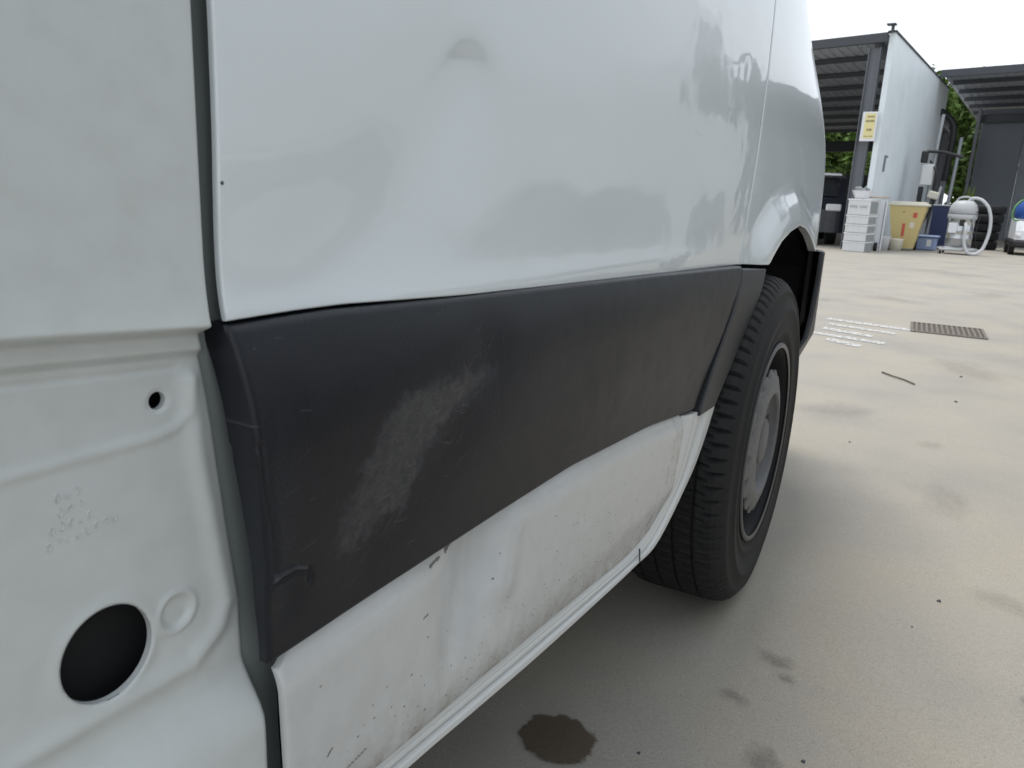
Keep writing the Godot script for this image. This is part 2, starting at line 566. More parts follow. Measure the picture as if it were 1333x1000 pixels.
# ---------------------------------------------------------------- scene
func _ready() -> void:
	nz.seed = 3
	nz.frequency = 0.05
	var cam := Camera3D.new()
	cam.name = "camera"
	cam.transform = Transform3D(Basis(Vector3(0.51006, 0.04359, 0.85903), Vector3(0.18921, 0.96857, -0.16149), Vector3(-0.83907, 0.24491, 0.48578)).orthonormalized(), Vector3(0, 0.87, 0))
	cam.fov = 53.084
	cam.near = 0.02
	cam.far = 900.0
	var lens := CameraAttributesPhysical.new()
	lens.frustum_focal_length = 5.4
	lens.frustum_focus_distance = 0.95
	lens.exposure_aperture = 3.6
	cam.attributes = lens
	add_child(cam)
	cam.fov = 53.084
	cam.current = true

	var env := Environment.new()
	env.background_mode = Environment.BG_SKY
	var sky := Sky.new()
	var sm := ProceduralSkyMaterial.new()
	sm.sky_top_color = srgb(0.68, 0.745, 0.83)
	sm.sky_horizon_color = srgb(0.90, 0.93, 0.97)
	sm.sky_curve = 0.2
	sm.ground_bottom_color = srgb(0.30, 0.29, 0.27)
	sm.ground_horizon_color = srgb(0.45, 0.45, 0.44)
	sm.sky_energy_multiplier = 1.0
	sky.sky_material = sm
	env.sky = sky
	env.tonemap_mode = Environment.TONE_MAPPER_LINEAR
	env.tonemap_exposure = 1.45
	env.ssao_enabled = true
	env.ssil_enabled = true
	env.sdfgi_enabled = true
	var we := WorldEnvironment.new()
	we.name = "world_environment"
	we.environment = env
	add_child(we)

	var sun := DirectionalLight3D.new()
	sun.name = "sun"
	sun.light_energy = 0.55
	sun.light_color = Color(1.0, 0.985, 0.965)
	sun.light_angular_distance = 22.0
	sun.shadow_enabled = true
	add_child(sun)
	sun.look_at_from_position(Vector3(1.0, 9.0, -2.2), Vector3.ZERO, Vector3.UP)

	materials()
	build_ground()
	build_van()
	build_lorry()
	build_sheds()
	build_trees()
	build_clutter()
	build_small()

func materials() -> void:
	var wp := mat("white_paint", srgb(0.67, 0.715, 0.735), 0.30)
	wp.clearcoat_enabled = true
	wp.clearcoat = 0.7
	wp.clearcoat_roughness = 0.04
	var wi := mat("white_primer", srgb(0.56, 0.59, 0.585), 0.42)
	wi.clearcoat_enabled = true
	wi.clearcoat = 0.4
	wi.clearcoat_roughness = 0.25
	wi.albedo_texture = noise_tex(0.012, 81, [[0.0, 0.45, 1.0], [Color(0.965, 0.963, 0.957), Color(0.985, 0.985, 0.983), Color.WHITE]], 6)
	wi.uv1_triplanar = true
	wi.uv1_scale = Vector3.ONE * 5.0
	mat("sill_paint", srgb(0.62, 0.63, 0.62), 0.3)
	mat("seal_grey", srgb(0.20, 0.225, 0.222), 0.75)
	mat("dark_core", srgb(0.012, 0.012, 0.013), 0.9)
	var liner := mat("liner", srgb(0.014, 0.014, 0.016), 0.85)
	liner.normal_enabled = true
	liner.normal_texture = bump_tex(0.06, 31, 6.0)
	liner.uv1_triplanar = true
	liner.uv1_scale = Vector3.ONE * 6.0
	var im := clad_images()
	var cl := mat("cladding", Color.WHITE, 1.0)
	cl.albedo_texture = ImageTexture.create_from_image(im[0])
	cl.roughness_texture = ImageTexture.create_from_image(im[1])
	cl.normal_enabled = true
	cl.normal_texture = bump_tex(0.22, 32, 1.2)
	cl.normal_scale = 0.10
	cl.normal_texture.width = 1024
	cl.texture_repeat = false
	cl.metallic_specular = 0.42
	mat("cladding_plain", srgb(0.013, 0.015, 0.019), 0.42)
	var lo := mat("lower_door", Color.WHITE, 0.32)
	lo.albedo_texture = ImageTexture.create_from_image(low_image())
	lo.texture_repeat = false
	lo.clearcoat_enabled = true
	lo.clearcoat = 0.5
	lo.clearcoat_roughness = 0.15
	mat("glass", srgb(0.02, 0.022, 0.024), 0.03)
	var ru := mat("rubber", srgb(0.0065, 0.0065, 0.007), 0.75)
	ru.normal_enabled = true
	ru.normal_texture = bump_tex(0.12, 33, 3.0)
	ru.normal_scale = 0.35
	ru.uv1_triplanar = true
	ru.uv1_scale = Vector3.ONE * 9.0
	mat("steel", srgb(0.55, 0.55, 0.56), 0.32, 0.9)
	mat("rim_steel", srgb(0.018, 0.018, 0.02), 0.6)
	M.rim_steel.metallic_specular = 0.22
	var hc := mat("hub_grey", srgb(0.15, 0.15, 0.155), 0.5)
	hc.albedo_texture = noise_tex(0.03, 41, [[0.0, 0.5, 1.0], [Color(0.75, 0.74, 0.72), Color(0.95, 0.95, 0.95), Color(1, 1, 1)]])
	hc.uv1_triplanar = true
	hc.uv1_scale = Vector3.ONE * 4.0
	mat("steel_worn", srgb(0.10, 0.10, 0.105), 0.35, 0.6)
	mat("hub_dark", srgb(0.095, 0.095, 0.1), 0.5)
	mat("black_plastic", srgb(0.015, 0.015, 0.017), 0.5)
	mat("dark_steel", srgb(0.055, 0.06, 0.07), 0.55)
	mat("mid_steel", srgb(0.16, 0.17, 0.19), 0.55)
	mat("galvanised", srgb(0.33, 0.35, 0.37), 0.5, 0.3)
	var dk := mat("roof_sheet", srgb(0.55, 0.58, 0.62), 0.6)
	dk.albedo_texture = noise_tex(0.02, 51, [[0.0, 1.0], [Color(0.8, 0.8, 0.8), Color.WHITE]])
	dk.uv1_triplanar = true
	dk.uv1_scale = Vector3.ONE * 0.5
	var ww := mat("wall_white", srgb(0.76, 0.82, 0.85), 0.5)
	ww.albedo_texture = noise_tex(0.008, 52, [[0.0, 0.5, 1.0], [Color(0.95, 0.955, 0.95), Color(0.98, 0.98, 0.98), Color.WHITE]], 5)
	ww.uv1_triplanar = true
	ww.uv1_scale = Vector3.ONE * 0.3
	var wd := mat("wall_dark", srgb(0.27, 0.30, 0.335), 0.7)
	wd.albedo_texture = noise_tex(0.01, 53, [[0.0, 1.0], [Color(0.82, 0.82, 0.82), Color.WHITE]])
	wd.uv1_triplanar = true
	wd.uv1_scale = Vector3.ONE * 0.4
	mat("wall_darker", srgb(0.16, 0.18, 0.205), 0.7)
	mat("fence_dark", srgb(0.018, 0.02, 0.024), 0.7)
	mat("crate_white", srgb(0.66, 0.66, 0.66), 0.55)
	mat("crate_grey", srgb(0.27, 0.29, 0.30), 0.55)
	mat("plastic_white", srgb(0.74, 0.75, 0.77), 0.4)
	mat("cream", srgb(0.66, 0.63, 0.53), 0.5)
	mat("bin_yellow", srgb(0.58, 0.47, 0.21), 0.5)
	mat("sticker_red", srgb(0.55, 0.10, 0.07), 0.5)
	mat("sticker_pale", srgb(0.70, 0.62, 0.52), 0.5)
	mat("sign_yellow", srgb(0.74, 0.66, 0.33), 0.5)
	mat("print_dark", srgb(0.22, 0.19, 0.11), 0.6)
	mat("print_grey", srgb(0.40, 0.41, 0.42), 0.6)
	mat("tub_blue", srgb(0.27, 0.35, 0.56), 0.4)
	mat("navy", srgb(0.012, 0.022, 0.075), 0.5)
	mat("bag_blue", srgb(0.02, 0.08, 0.32), 0.55)
	mat("red", srgb(0.5, 0.05, 0.03), 0.5)
	mat("hose_grey", srgb(0.52, 0.53, 0.54), 0.5)
	mat("hose_green", srgb(0.10, 0.30, 0.10), 0.5)
	mat("vacuum_head", srgb(0.44, 0.45, 0.46), 0.45)
	var vs := mat("vacuum_steel", srgb(0.52, 0.53, 0.54), 0.3, 0.85)
	vs.uv1_triplanar = true
	mat("board_wood", srgb(0.50, 0.36, 0.24), 0.6)
	var cn := mat("car_navy", srgb(0.004, 0.006, 0.013), 0.25)
	cn.clearcoat_enabled = true
	cn.clearcoat_roughness = 0.05
	mat("lamp_clear", srgb(0.7, 0.7, 0.7), 0.15)
	var lf := mat("leaf", Color.WHITE, 0.6)
	lf.vertex_color_use_as_albedo = true
	lf.backlight_enabled = true
	lf.backlight = srgb(0.10, 0.16, 0.03)
	mat("bark", srgb(0.10, 0.08, 0.06), 0.9)
	var co := mat("concrete", srgb(0.455, 0.433, 0.393), 0.85)
	co.albedo_texture = noise_tex(0.006, 61, [[0.0, 0.32, 0.5, 0.68, 1.0], [Color(0.89, 0.893, 0.895), Color(0.935, 0.932, 0.928), Color(0.955, 0.95, 0.945), Color(0.975, 0.962, 0.938), Color(0.99, 0.985, 0.98)]], 6, 1024)
	co.uv1_triplanar = true
	co.uv1_world_triplanar = true
	co.uv1_scale = Vector3.ONE * 0.21
	co.detail_enabled = true
	co.detail_blend_mode = BaseMaterial3D.BLEND_MODE_MUL
	co.detail_albedo = noise_tex(0.34, 62, [[0.0, 0.16, 0.30, 0.70, 0.86, 1.0], [Color(0.50, 0.49, 0.47), Color(0.82, 0.815, 0.80), Color(0.89, 0.887, 0.88), Color(0.93, 0.925, 0.915), Color(1, 1, 0.99), Color(1, 1, 1)]], 2, 2048, FastNoiseLite.TYPE_VALUE)
	co.detail_uv_layer = BaseMaterial3D.DETAIL_UV_2
	co.uv2_triplanar = true
	co.uv2_world_triplanar = true
	co.uv2_scale = Vector3.ONE * 0.83

func build_ground() -> void:
	var st := mb()
	st.set_uv(Vector2.ZERO)
	quad(st, Vector3(-300, 0, 300), Vector3(300, 0, 300), Vector3(300, 0, -300), Vector3(-300, 0, -300))
	var g := obj("ground", st, M.concrete)
	g.set_meta("kind", "structure")

func build_van() -> void:
	var van := thing("white_van", "white panel van with dented door and scuffed black side cladding", "van")
	var flat_back := func(_u, _v, p): return p.z - 0.012
	# --- dark inner body with the wheel arch cut through it
	var st := mb()
	prism(st, PackedVector2Array([Vector2(-4.2, 0.36), Vector2(-4.2, 0.97), Vector2(2.35, 0.95), Vector2(2.35, 0.42), Vector2(2.20, 0.40), Vector2(2.25, 0.55), Vector2(2.25, 0.70), Vector2(2.19, 0.765), Vector2(2.05, 0.813), Vector2(1.90, 0.835), Vector2(1.72, 0.805), Vector2(1.63, 0.765), Vector2(1.56, 0.70), Vector2(1.46, 0.62), Vector2(1.36, 0.54), Vector2(1.28, 0.44), Vector2(1.14, 0.36)]), -2.30, -0.40)
	prism(st, PackedVector2Array([Vector2(-4.2, 0.96), Vector2(-4.2, 2.50), Vector2(0.8, 2.50), Vector2(1.40, 1.40), Vector2(1.40, 0.96)]), -2.18, -0.52)
	obj("inner_body", st, M.dark_core, van)
	st = mb()
	box(st, Vector3(-1.5, 0.27, -1.35), Vector3(5.0, 0.20, 1.5), 0.02)
	obj("underbody", st, M.dark_core, van)
	st = mb()
	box(st, Vector3(1.70, 0.58, -0.90), Vector3(1.08, 0.52, 0.12))
	obj("wheel_housing", st, M.liner, van)
	# --- rear side panel (bare below its crease where the cladding is missing)
	st = mb()
	var fl := func(u, v):
		var y := lerpf(0.40, 1.40, v)
		var x := lerpf(-0.10, pl(XE, y), u)
		return Vector3(x, y, z_left(x, y))
	var us := ticks(10, 0.38, 0.0)
	us = []
	for i in 12:
		us.append(i / 12.0 * 0.42)
	for i in 132:
		us.append(lerpf(0.42, 0.985, i / 132.0))
	for q in [0.985, 0.9885, 0.992, 0.9945, 0.997, 0.999, 1.0]:
		us.append(q)
	var vs := []
	for i in 20:
		vs.append(i / 20.0 * 0.15)
	for i in 250:
		vs.append(lerpf(0.15, 0.45, i / 250.0))
	for i in 31:
		vs.append(lerpf(0.45, 1.0, i / 30.0))
	panel(st, fl, us, vs, 0.38, 1.0, 0.0045, func(_u, _v, p): return p.z - 0.010, Rect2(0, 0, 1, 1), [[Vector2(0.216, 0.61), 0.0265, 0.028], [Vector2(0.258, 0.7468), 0.0052, 0.0052]], 2)
	var side := obj("side_panel", st, M.white_primer, van)
	st = mb()   # turned-in rims of the two holes
	for h in [[Vector2(0.216, 0.61), 0.0265, 0.028, -0.3767], [Vector2(0.258, 0.7468), 0.0052, 0.0052, -0.3785]]:
		st.set_smooth_group(0)
		for k in 48:
			var a := TAU * k / 48
			var b := TAU * (k + 1) / 48
			var p: Vector2 = h[0] + Vector2(cos(a) * h[1], sin(a) * h[2])
			var q: Vector2 = h[0] + Vector2(cos(b) * h[1], sin(b) * h[2])
			quad(st, Vector3(q.x, q.y, h[3]), Vector3(p.x, p.y, h[3]), Vector3(p.x, p.y, h[3] - 0.004), Vector3(q.x, q.y, h[3] - 0.004))
		obj("hole_rim", st, M.white_primer, side)
		st = mb()
	st = mb()   # stamped characters, too worn to read
	var rng := RandomNumberGenerator.new()
	rng.seed = 21
	var e1 := Vector2(0.0330, 0.0036)
	for row in 4:
		for k in [3, 3, 5, 8][row]:
			var o: Vector2 = Vector2(0.1915, 0.684) + e1 * (k / 6.5) + Vector2(0.0022, 0.0082) * (3 - row) + (Vector2(0.003, 0.0) if row == 1 else Vector2.ZERO)
			var pts := []
			var turn := rng.randf() * TAU
			var arc := TAU if (k == 0 and row != 1) else rng.randf_range(1.5, 4.0)
			for q in 9:
				var a := turn + arc * q / 8.0
				var p := o + Vector2(cos(a) * 0.0012, sin(a) * 0.0022)
				pts.append(Vector3(p.x, p.y, z_left(p.x, p.y) + 0.0001))
			tube(st, pts, 0.0005, 5)
	obj("stamped_mark", st, M.white_primer, side).set_meta("kind", "stuff")
	st = mb()   # plain cargo side behind the camera
	quad(st, Vector3(-4.2, 0.40, -0.365), Vector3(-0.10, 0.40, -0.365), Vector3(-0.10, 1.40, -0.382), Vector3(-4.2, 1.40, -0.382))
	quad(st, Vector3(-4.2, 1.40, -0.382), Vector3(0.2846, 1.40, -0.382), Vector3(0.2846, 2.50, -0.50), Vector3(-4.2, 2.50, -0.50))
	quad(st, Vector3(-4.2, 2.50, -0.50), Vector3(0.8, 2.50, -0.50), Vector3(0.75, 2.62, -0.75), Vector3(-4.2, 2.62, -0.75))
	quad(st, Vector3(-4.2, 2.62, -0.75), Vector3(0.75, 2.62, -0.75), Vector3(0.75, 2.62, -1.95), Vector3(-4.2, 2.62, -1.95))
	quad(st, Vector3(-4.2, 2.62, -1.95), Vector3(0.75, 2.62, -1.95), Vector3(0.8, 2.50, -2.20), Vector3(-4.2, 2.50, -2.20))
	quad(st, Vector3(0.8, 2.50, -2.20), Vector3(1.41, 1.38, -2.32), Vector3(-4.2, 1.38, -2.32), Vector3(-4.2, 2.50, -2.20))
	quad(st, Vector3(1.14, 0.36, -2.32), Vector3(-4.2, 0.36, -2.32), Vector3(-4.2, 1.38, -2.32), Vector3(1.41, 1.38, -2.32))
	quad(st, Vector3(-4.21, 0.36, -2.32), Vector3(-4.21, 0.36, -0.365), Vector3(-4.21, 2.60, -0.55), Vector3(-4.21, 2.60, -2.15))
	obj("cargo_body", st, M.white_paint, van)
	# --- the seal in the gap
	st = mb()
	var fg := func(u, v):
		var y := lerpf(0.34, 1.40, v)
		var x := pl(XE, y) + lerpf(-0.012, 0.030, u)
		return Vector3(x, y, -0.3815 + 0.0015 * sin(u * PI) - 0.018 * ss(0.80, 1.4, y))
	panel(st, fg, ticks(8, 1, 0), ticks(60, 1, 0), 1, 1, 0.0, flat_back)
	obj("door_seal", st, M.seal_grey, van)
	# --- front door, upper skin
	st = mb()
	var fd := func(u, v):
		var x := lerpf(0.2945, 1.45, u)
		var y0 := pl(SKIN_BOT, x)
		var y := lerpf(y0, 1.40, v)
		x += (pl(SEAM, y) - 1.4516) * ss(0.3, 1.0, u) + 0.0035 * ss(0.79, 0.95, y) * (1.0 - ss(0.0, 0.2, u))
		return Vector3(x, y, z_door(x, y))
	panel(st, fd, ticks(190, 1.16, 0.002), ticks(110, 0.62, 0.002), 1.16, 0.62, 0.002, func(u, _v, p): return p.z - (0.003 if u < 0.01 else 0.012))
	var door := obj("front_door", st, M.white_paint, van)
	st = mb()   # chip of missing paint on the door's edge
	lathe(st, [Vector2(0.0001, 0.0006), Vector2(0.0012, 0.0)], 8, Transform3D(Basis(Vector3.RIGHT, Vector3.BACK, Vector3.DOWN), Vector3(0.2985, 0.8665, z_door(0.2985, 0.8665) + 0.0002)))
	obj("paint_chip", st, M.dark_steel, door)
	st = mb()   # door window
	quad(st, Vector3(0.42, 1.415, -0.388), Vector3(1.40, 1.415, -0.392), Vector3(0.92, 2.22, -0.470), Vector3(0.42, 2.22, -0.468))
	obj("door_window", st, M.glass, van)
	st = mb()
	box(st, Vector3(0.355, 1.93, -0.425), Vector3(0.12, 1.06, 0.03), 0.006, Basis(Vector3.RIGHT, -0.10))
	obj("window_post", st, M.white_paint, door)
	st = mb()
	box(st, Vector3(0.65, 2.27, -0.475), Vector3(0.72, 0.10, 0.03), 0.006)
	obj("window_frame", st, M.white_paint, door)
	for z in [-0.41, -2.29]:
		st = mb()
		rod(st, Vector3(1.47, 1.40, z), Vector3(0.94, 2.30, -1.35 + (z + 1.35) * 0.915), 0.045)
		obj("windscreen_pillar", st, M.white_paint, van)
	st = mb()
	quad(st, Vector3(1.50, 1.40, -0.42), Vector3(1.50, 1.40, -2.28), Vector3(0.90, 2.42, -2.18), Vector3(0.90, 2.42, -0.52))
	obj("windscreen", st, M.glass, van)
	# --- front door, lower skin
	st = mb()
	var flow := func(u, v):
		var x := lerpf(0.3130, 1.1476, u)
		var yt := minf(0.5715, pl(BOT_CLAD, x) + 0.003)
		yt -= 0.014 * (1.0 - ss(0.0, 0.03, u))
		var yb := pl(INNER, x) + 0.002
		var y := lerpf(yb, maxf(yt, yb + 0.001), v)
		x += 0.003 * (1.0 - v) * (1.0 - ss(0.0, 0.3, u))
		return Vector3(x, y, z_low(x, y))
	panel(st, flow, ticks(260, 0.84, 0.003), ticks(70, 0.17, 0.003), 0.84, 0.17, 0.003, func(u, _v, p): return p.z - (0.0025 if u < 0.01 else 0.012), Rect2(0.28, 0.34, 0.90, 0.24))
	obj("lower_door", st, M.lower_door, van)
	# --- sill with its folded flange, running up the back of the arch
	st = mb()
	var total := 0.0
	var lens := [0.0]
	for i in OUTER.size() - 1:
		total += OUTER[i].distance_to(OUTER[i + 1])
		lens.append(total)
	var cin := smooth_path(INNER.map(func(p): return Vector3(p.x, p.y, 0)), 0.012)
	var cout := smooth_path(OUTER.map(func(p): return Vector3(p.x, p.y, 0)), 0.012)
	var at_path := func(c: Array, t: float) -> Vector3:
		var f := clampf(t * (c.size() - 1), 0.0, c.size() - 1.001)
		return c[int(f)].lerp(c[int(f) + 1], f - int(f))
	# match both edges knot by knot
	var k_in := [0.0]
	var k_out := [0.0]
	for i in INNER.size() - 1:
		k_in.append(k_in[-1] + INNER[i].distance_to(INNER[i + 1]))
		k_out.append(k_out[-1] + OUTER[i].distance_to(OUTER[i + 1]))
	var fs := func(u, v):
		var f: float = u * (INNER.size() - 1)
		var i := mini(int(f), INNER.size() - 2)
		var a: Vector3 = at_path.call(cin, lerpf(k_in[i], k_in[i + 1], f - i) / k_in[-1])
		var b: Vector3 = at_path.call(cout, lerpf(k_out[i], k_out[i + 1], f - i) / k_out[-1])
		var p := b.lerp(a, v)
		var z := -0.3565 + 0.0055 * ss(0.0, 0.14, v) * ss(0.42, 0.34, v) + 0.003 * ss(0.44, 0.52, v) * ss(0.93, 0.75, v) - 0.005 * gauss(v - 0.43, 0.03) - 0.003 * gauss(v - 0.70, 0.02)
		z -= 0.006 * ss(0.9, 1.0, v)
		z += 0.010 * ss(4.5, 6.0, f)
		return Vector3(p.x, p.y, z)
	panel(st, fs, ticks(150, 1.4, 0.0), ticks(36, 0.035, 0.0), 1.4, 0.035, 0.0, func(_u, v, p): return p.z - 0.02)
	var sill := obj("sill", st, M.sill_paint, van)
	st = mb()   # joint across the sill
	box(st, Vector3(1.006, 0.352, -0.3505), Vector3(0.0012, 0.026, 0.0024), 0.0004, Basis(Vector3.BACK, 0.25))
	obj("sill_joint", st, M.dark_steel, sill)
	# --- black cladding on the door
	var XI := [Vector2(0.56, 0.3030), Vector2(0.57, 0.3030), Vector2(0.609, 0.3020), Vector2(0.66, 0.2998), Vector2(0.70, 0.2968), Vector2(0.74, 0.2955), Vector2(0.785, 0.2925)]
	var XS := [Vector2(0.536, 1.2030), Vector2(0.594, 1.2550), Vector2(0.6755, 1.3390), Vector2(0.7535, 1.4050)]
	st = mb()
	var fc := func(u, v):
		var x := lerpf(0.30, 1.31, u)
		var y := lerpf(pl(BOT_CLAD, x), pl(TOP_CLAD, x), v)
		x = lerpf(pl(XI, y), pl(XS, y), u)
		y = lerpf(pl(BOT_CLAD, x), pl(TOP_CLAD, x), v)
		return Vector3(x, y, z_clad(x, y))
	us = []
	for q in [0.0, 0.0004, 0.001, 0.002, 0.003]:
		us.append(q)
	for i in 62:
		us.append(lerpf(0.004, 0.056, i / 62.0))
	for i in 201:
		us.append(lerpf(0.056, 0.9965, i / 200.0))
	for q in [0.9977, 0.999, 0.9997, 1.0]:
		us.append(q)
	panel(st, fc, us, ticks(150, 0.215, 0.005), 1.05, 0.215, 0.004, func(u, v, p): return p.z - lerpf(lerpf(0.006, 0.021, ss(0.0, 0.75, v)), 0.014, ss(0.02, 0.1, u)), Rect2(0.28, 0.54, 1.18, 0.26))
	obj("door_cladding", st, M.cladding, van)
	# --- the piece of cladding behind the arch, on the wing
	var XA := [Vector2(0.52, 1.2750), Vector2(0.5277, 1.2860), Vector2(0.5607, 1.3345), Vector2(0.5996, 1.3945), Vector2(0.6726, 1.5020), Vector2(0.7438, 1.5790)]
	st = mb()
	var ff := func(u, v):
		var y := lerpf(0.523, 0.7505 - 0.010 * u, v)
		var x := lerpf(pl(XS, y) + 0.0028, pl(XA, y), u)
		return Vector3(x, y, -0.3390 + 0.002 * u - 0.010 * pow(clampf((y - 0.68) / 0.08, 0.0, 1.2), 2.0))
	panel(st, ff, ticks(24, 0.17, 0.003), ticks(40, 0.24, 0.003), 0.17, 0.24, 0.003, func(u, _v, p): return p.z - lerpf(0.012, 0.035, ss(0.9, 1.0, u)))
	obj("wing_cladding", st, M.cladding_plain, van)
	# --- front wing
	st = mb()
	var fw := func(u, v):
		var x := lerpf(1.4546, 2.78, u)
		var y := lerpf(pl(ARCH, x), pl(FENDER_TOP, x), v)
		x += (pl(SEAM, y) - 1.4516) * (1.0 - ss(0.0, 0.25, u))
		y = lerpf(pl(ARCH, x), pl(FENDER_TOP, x), v)
		var z := z_skin(x, y) + 0.004 * ss(0.10, 0.012, near(Vector2(x, y), ARCH.slice(1, 10)))
		var d := near(Vector2(x, y), ARCH.slice(1, 10))
		z += 0.022 * ss(0.10, 0.012, d) * ss(2.4, 2.25, x) + 0.0015 * gauss(d - 0.05, 0.012)
		z += 0.0004 * nz.get_noise_2d(x * 55.0 + 90.0, y * 80.0)
		return Vector3(x, y, z)
	panel(st, fw, ticks(170, 1.33, 0.0018), ticks(90, 0.6, 0.0025), 1.33, 0.6, 0.0018, func(u, v, p): return p.z - (0.016 if v == 0.0 and u > 0.10 and u < 0.52 else 0.010))
	var wing := obj("front_wing", st, M.white_paint, van)
	# --- bonnet
	st = mb()
	for i in 20:
		var x0 := lerpf(1.5, 2.78, i / 20.0)
		var x1 := lerpf(1.5, 2.78, (i + 1) / 20.0)
		var a := Vector3(x0, pl(FENDER_TOP, x0), z_skin(x0, pl(FENDER_TOP, x0)))
		var b := Vector3(x1, pl(FENDER_TOP, x1), z_skin(x1, pl(FENDER_TOP, x1)))
		for k in 8:
			var l := func(p: Vector3, t: float) -> Vector3: return Vector3(p.x, p.y + 0.05 * sin(t * PI), lerpf(p.z, -2.69 - p.z, t))
			st.set_smooth_group(0)
			for p in [l.call(a, k / 8.0), l.call(b, (k + 1) / 8.0), l.call(b, k / 8.0), l.call(a, k / 8.0), l.call(a, (k + 1) / 8.0), l.call(b, (k + 1) / 8.0)]:
				st.add_vertex(p)
	obj("bonnet", st, M.white_paint, van)
	# --- bumper corner with the black flare in front of the wheel
	var XF := [Vector2(0.36, 1.86), Vector2(0.459, 1.975), Vector2(0.517, 2.0435), Vector2(0.582, 2.095), Vector2(0.671, 2.122), Vector2(0.721, 2.128), Vector2(0.757, 2.138)]
	st = mb()
	var fb := func(u, v):
		var y := lerpf(0.36, 0.7495 - 0.014 * u, v)
		var x := lerpf(pl(XF, y), 2.80, u)
		return Vector3(x, y, -0.3250 - 1.2 * pow(clampf(x - 2.115, 0.0, 0.2), 2.0) - 0.48 * maxf(0.0, x - 2.315) - 0.40 * maxf(0.0, 0.535 - y))
	panel(st, fb, ticks(40, 0.65, 0.006), ticks(36, 0.39, 0.004), 0.65, 0.39, 0.005, func(u, _v, p): return p.z - (0.006 if u == 0.0 else 0.014))
	obj("front_bumper", st, M.cladding_plain, van)
	st = mb()
	box(st, Vector3(2.81, 0.60, -1.345), Vector3(0.10, 0.48, 1.60), 0.03)
	box(st, Vector3(2.79, 0.92, -1.345), Vector3(0.06, 0.16, 1.20), 0.02)
	obj("grille", st, M.black_plastic, van)
	# --- wheels
	wheel(van, Vector3(1.67, 0.36, -0.312), deg_to_rad(1.5))
	var w0: Node3D = van.get_node("wheel")
	for at in [Vector3(1.69, 0.36, -2.34), Vector3(-2.4, 0.36, -0.42), Vector3(-2.4, 0.36, -2.27)]:
		var c: Node3D = w0.duplicate()
		c.name = "wheel"
		van.add_child(c, true)
		c.position = at
		c.rotation.y = PI if at.z < -1.0 else 0.0

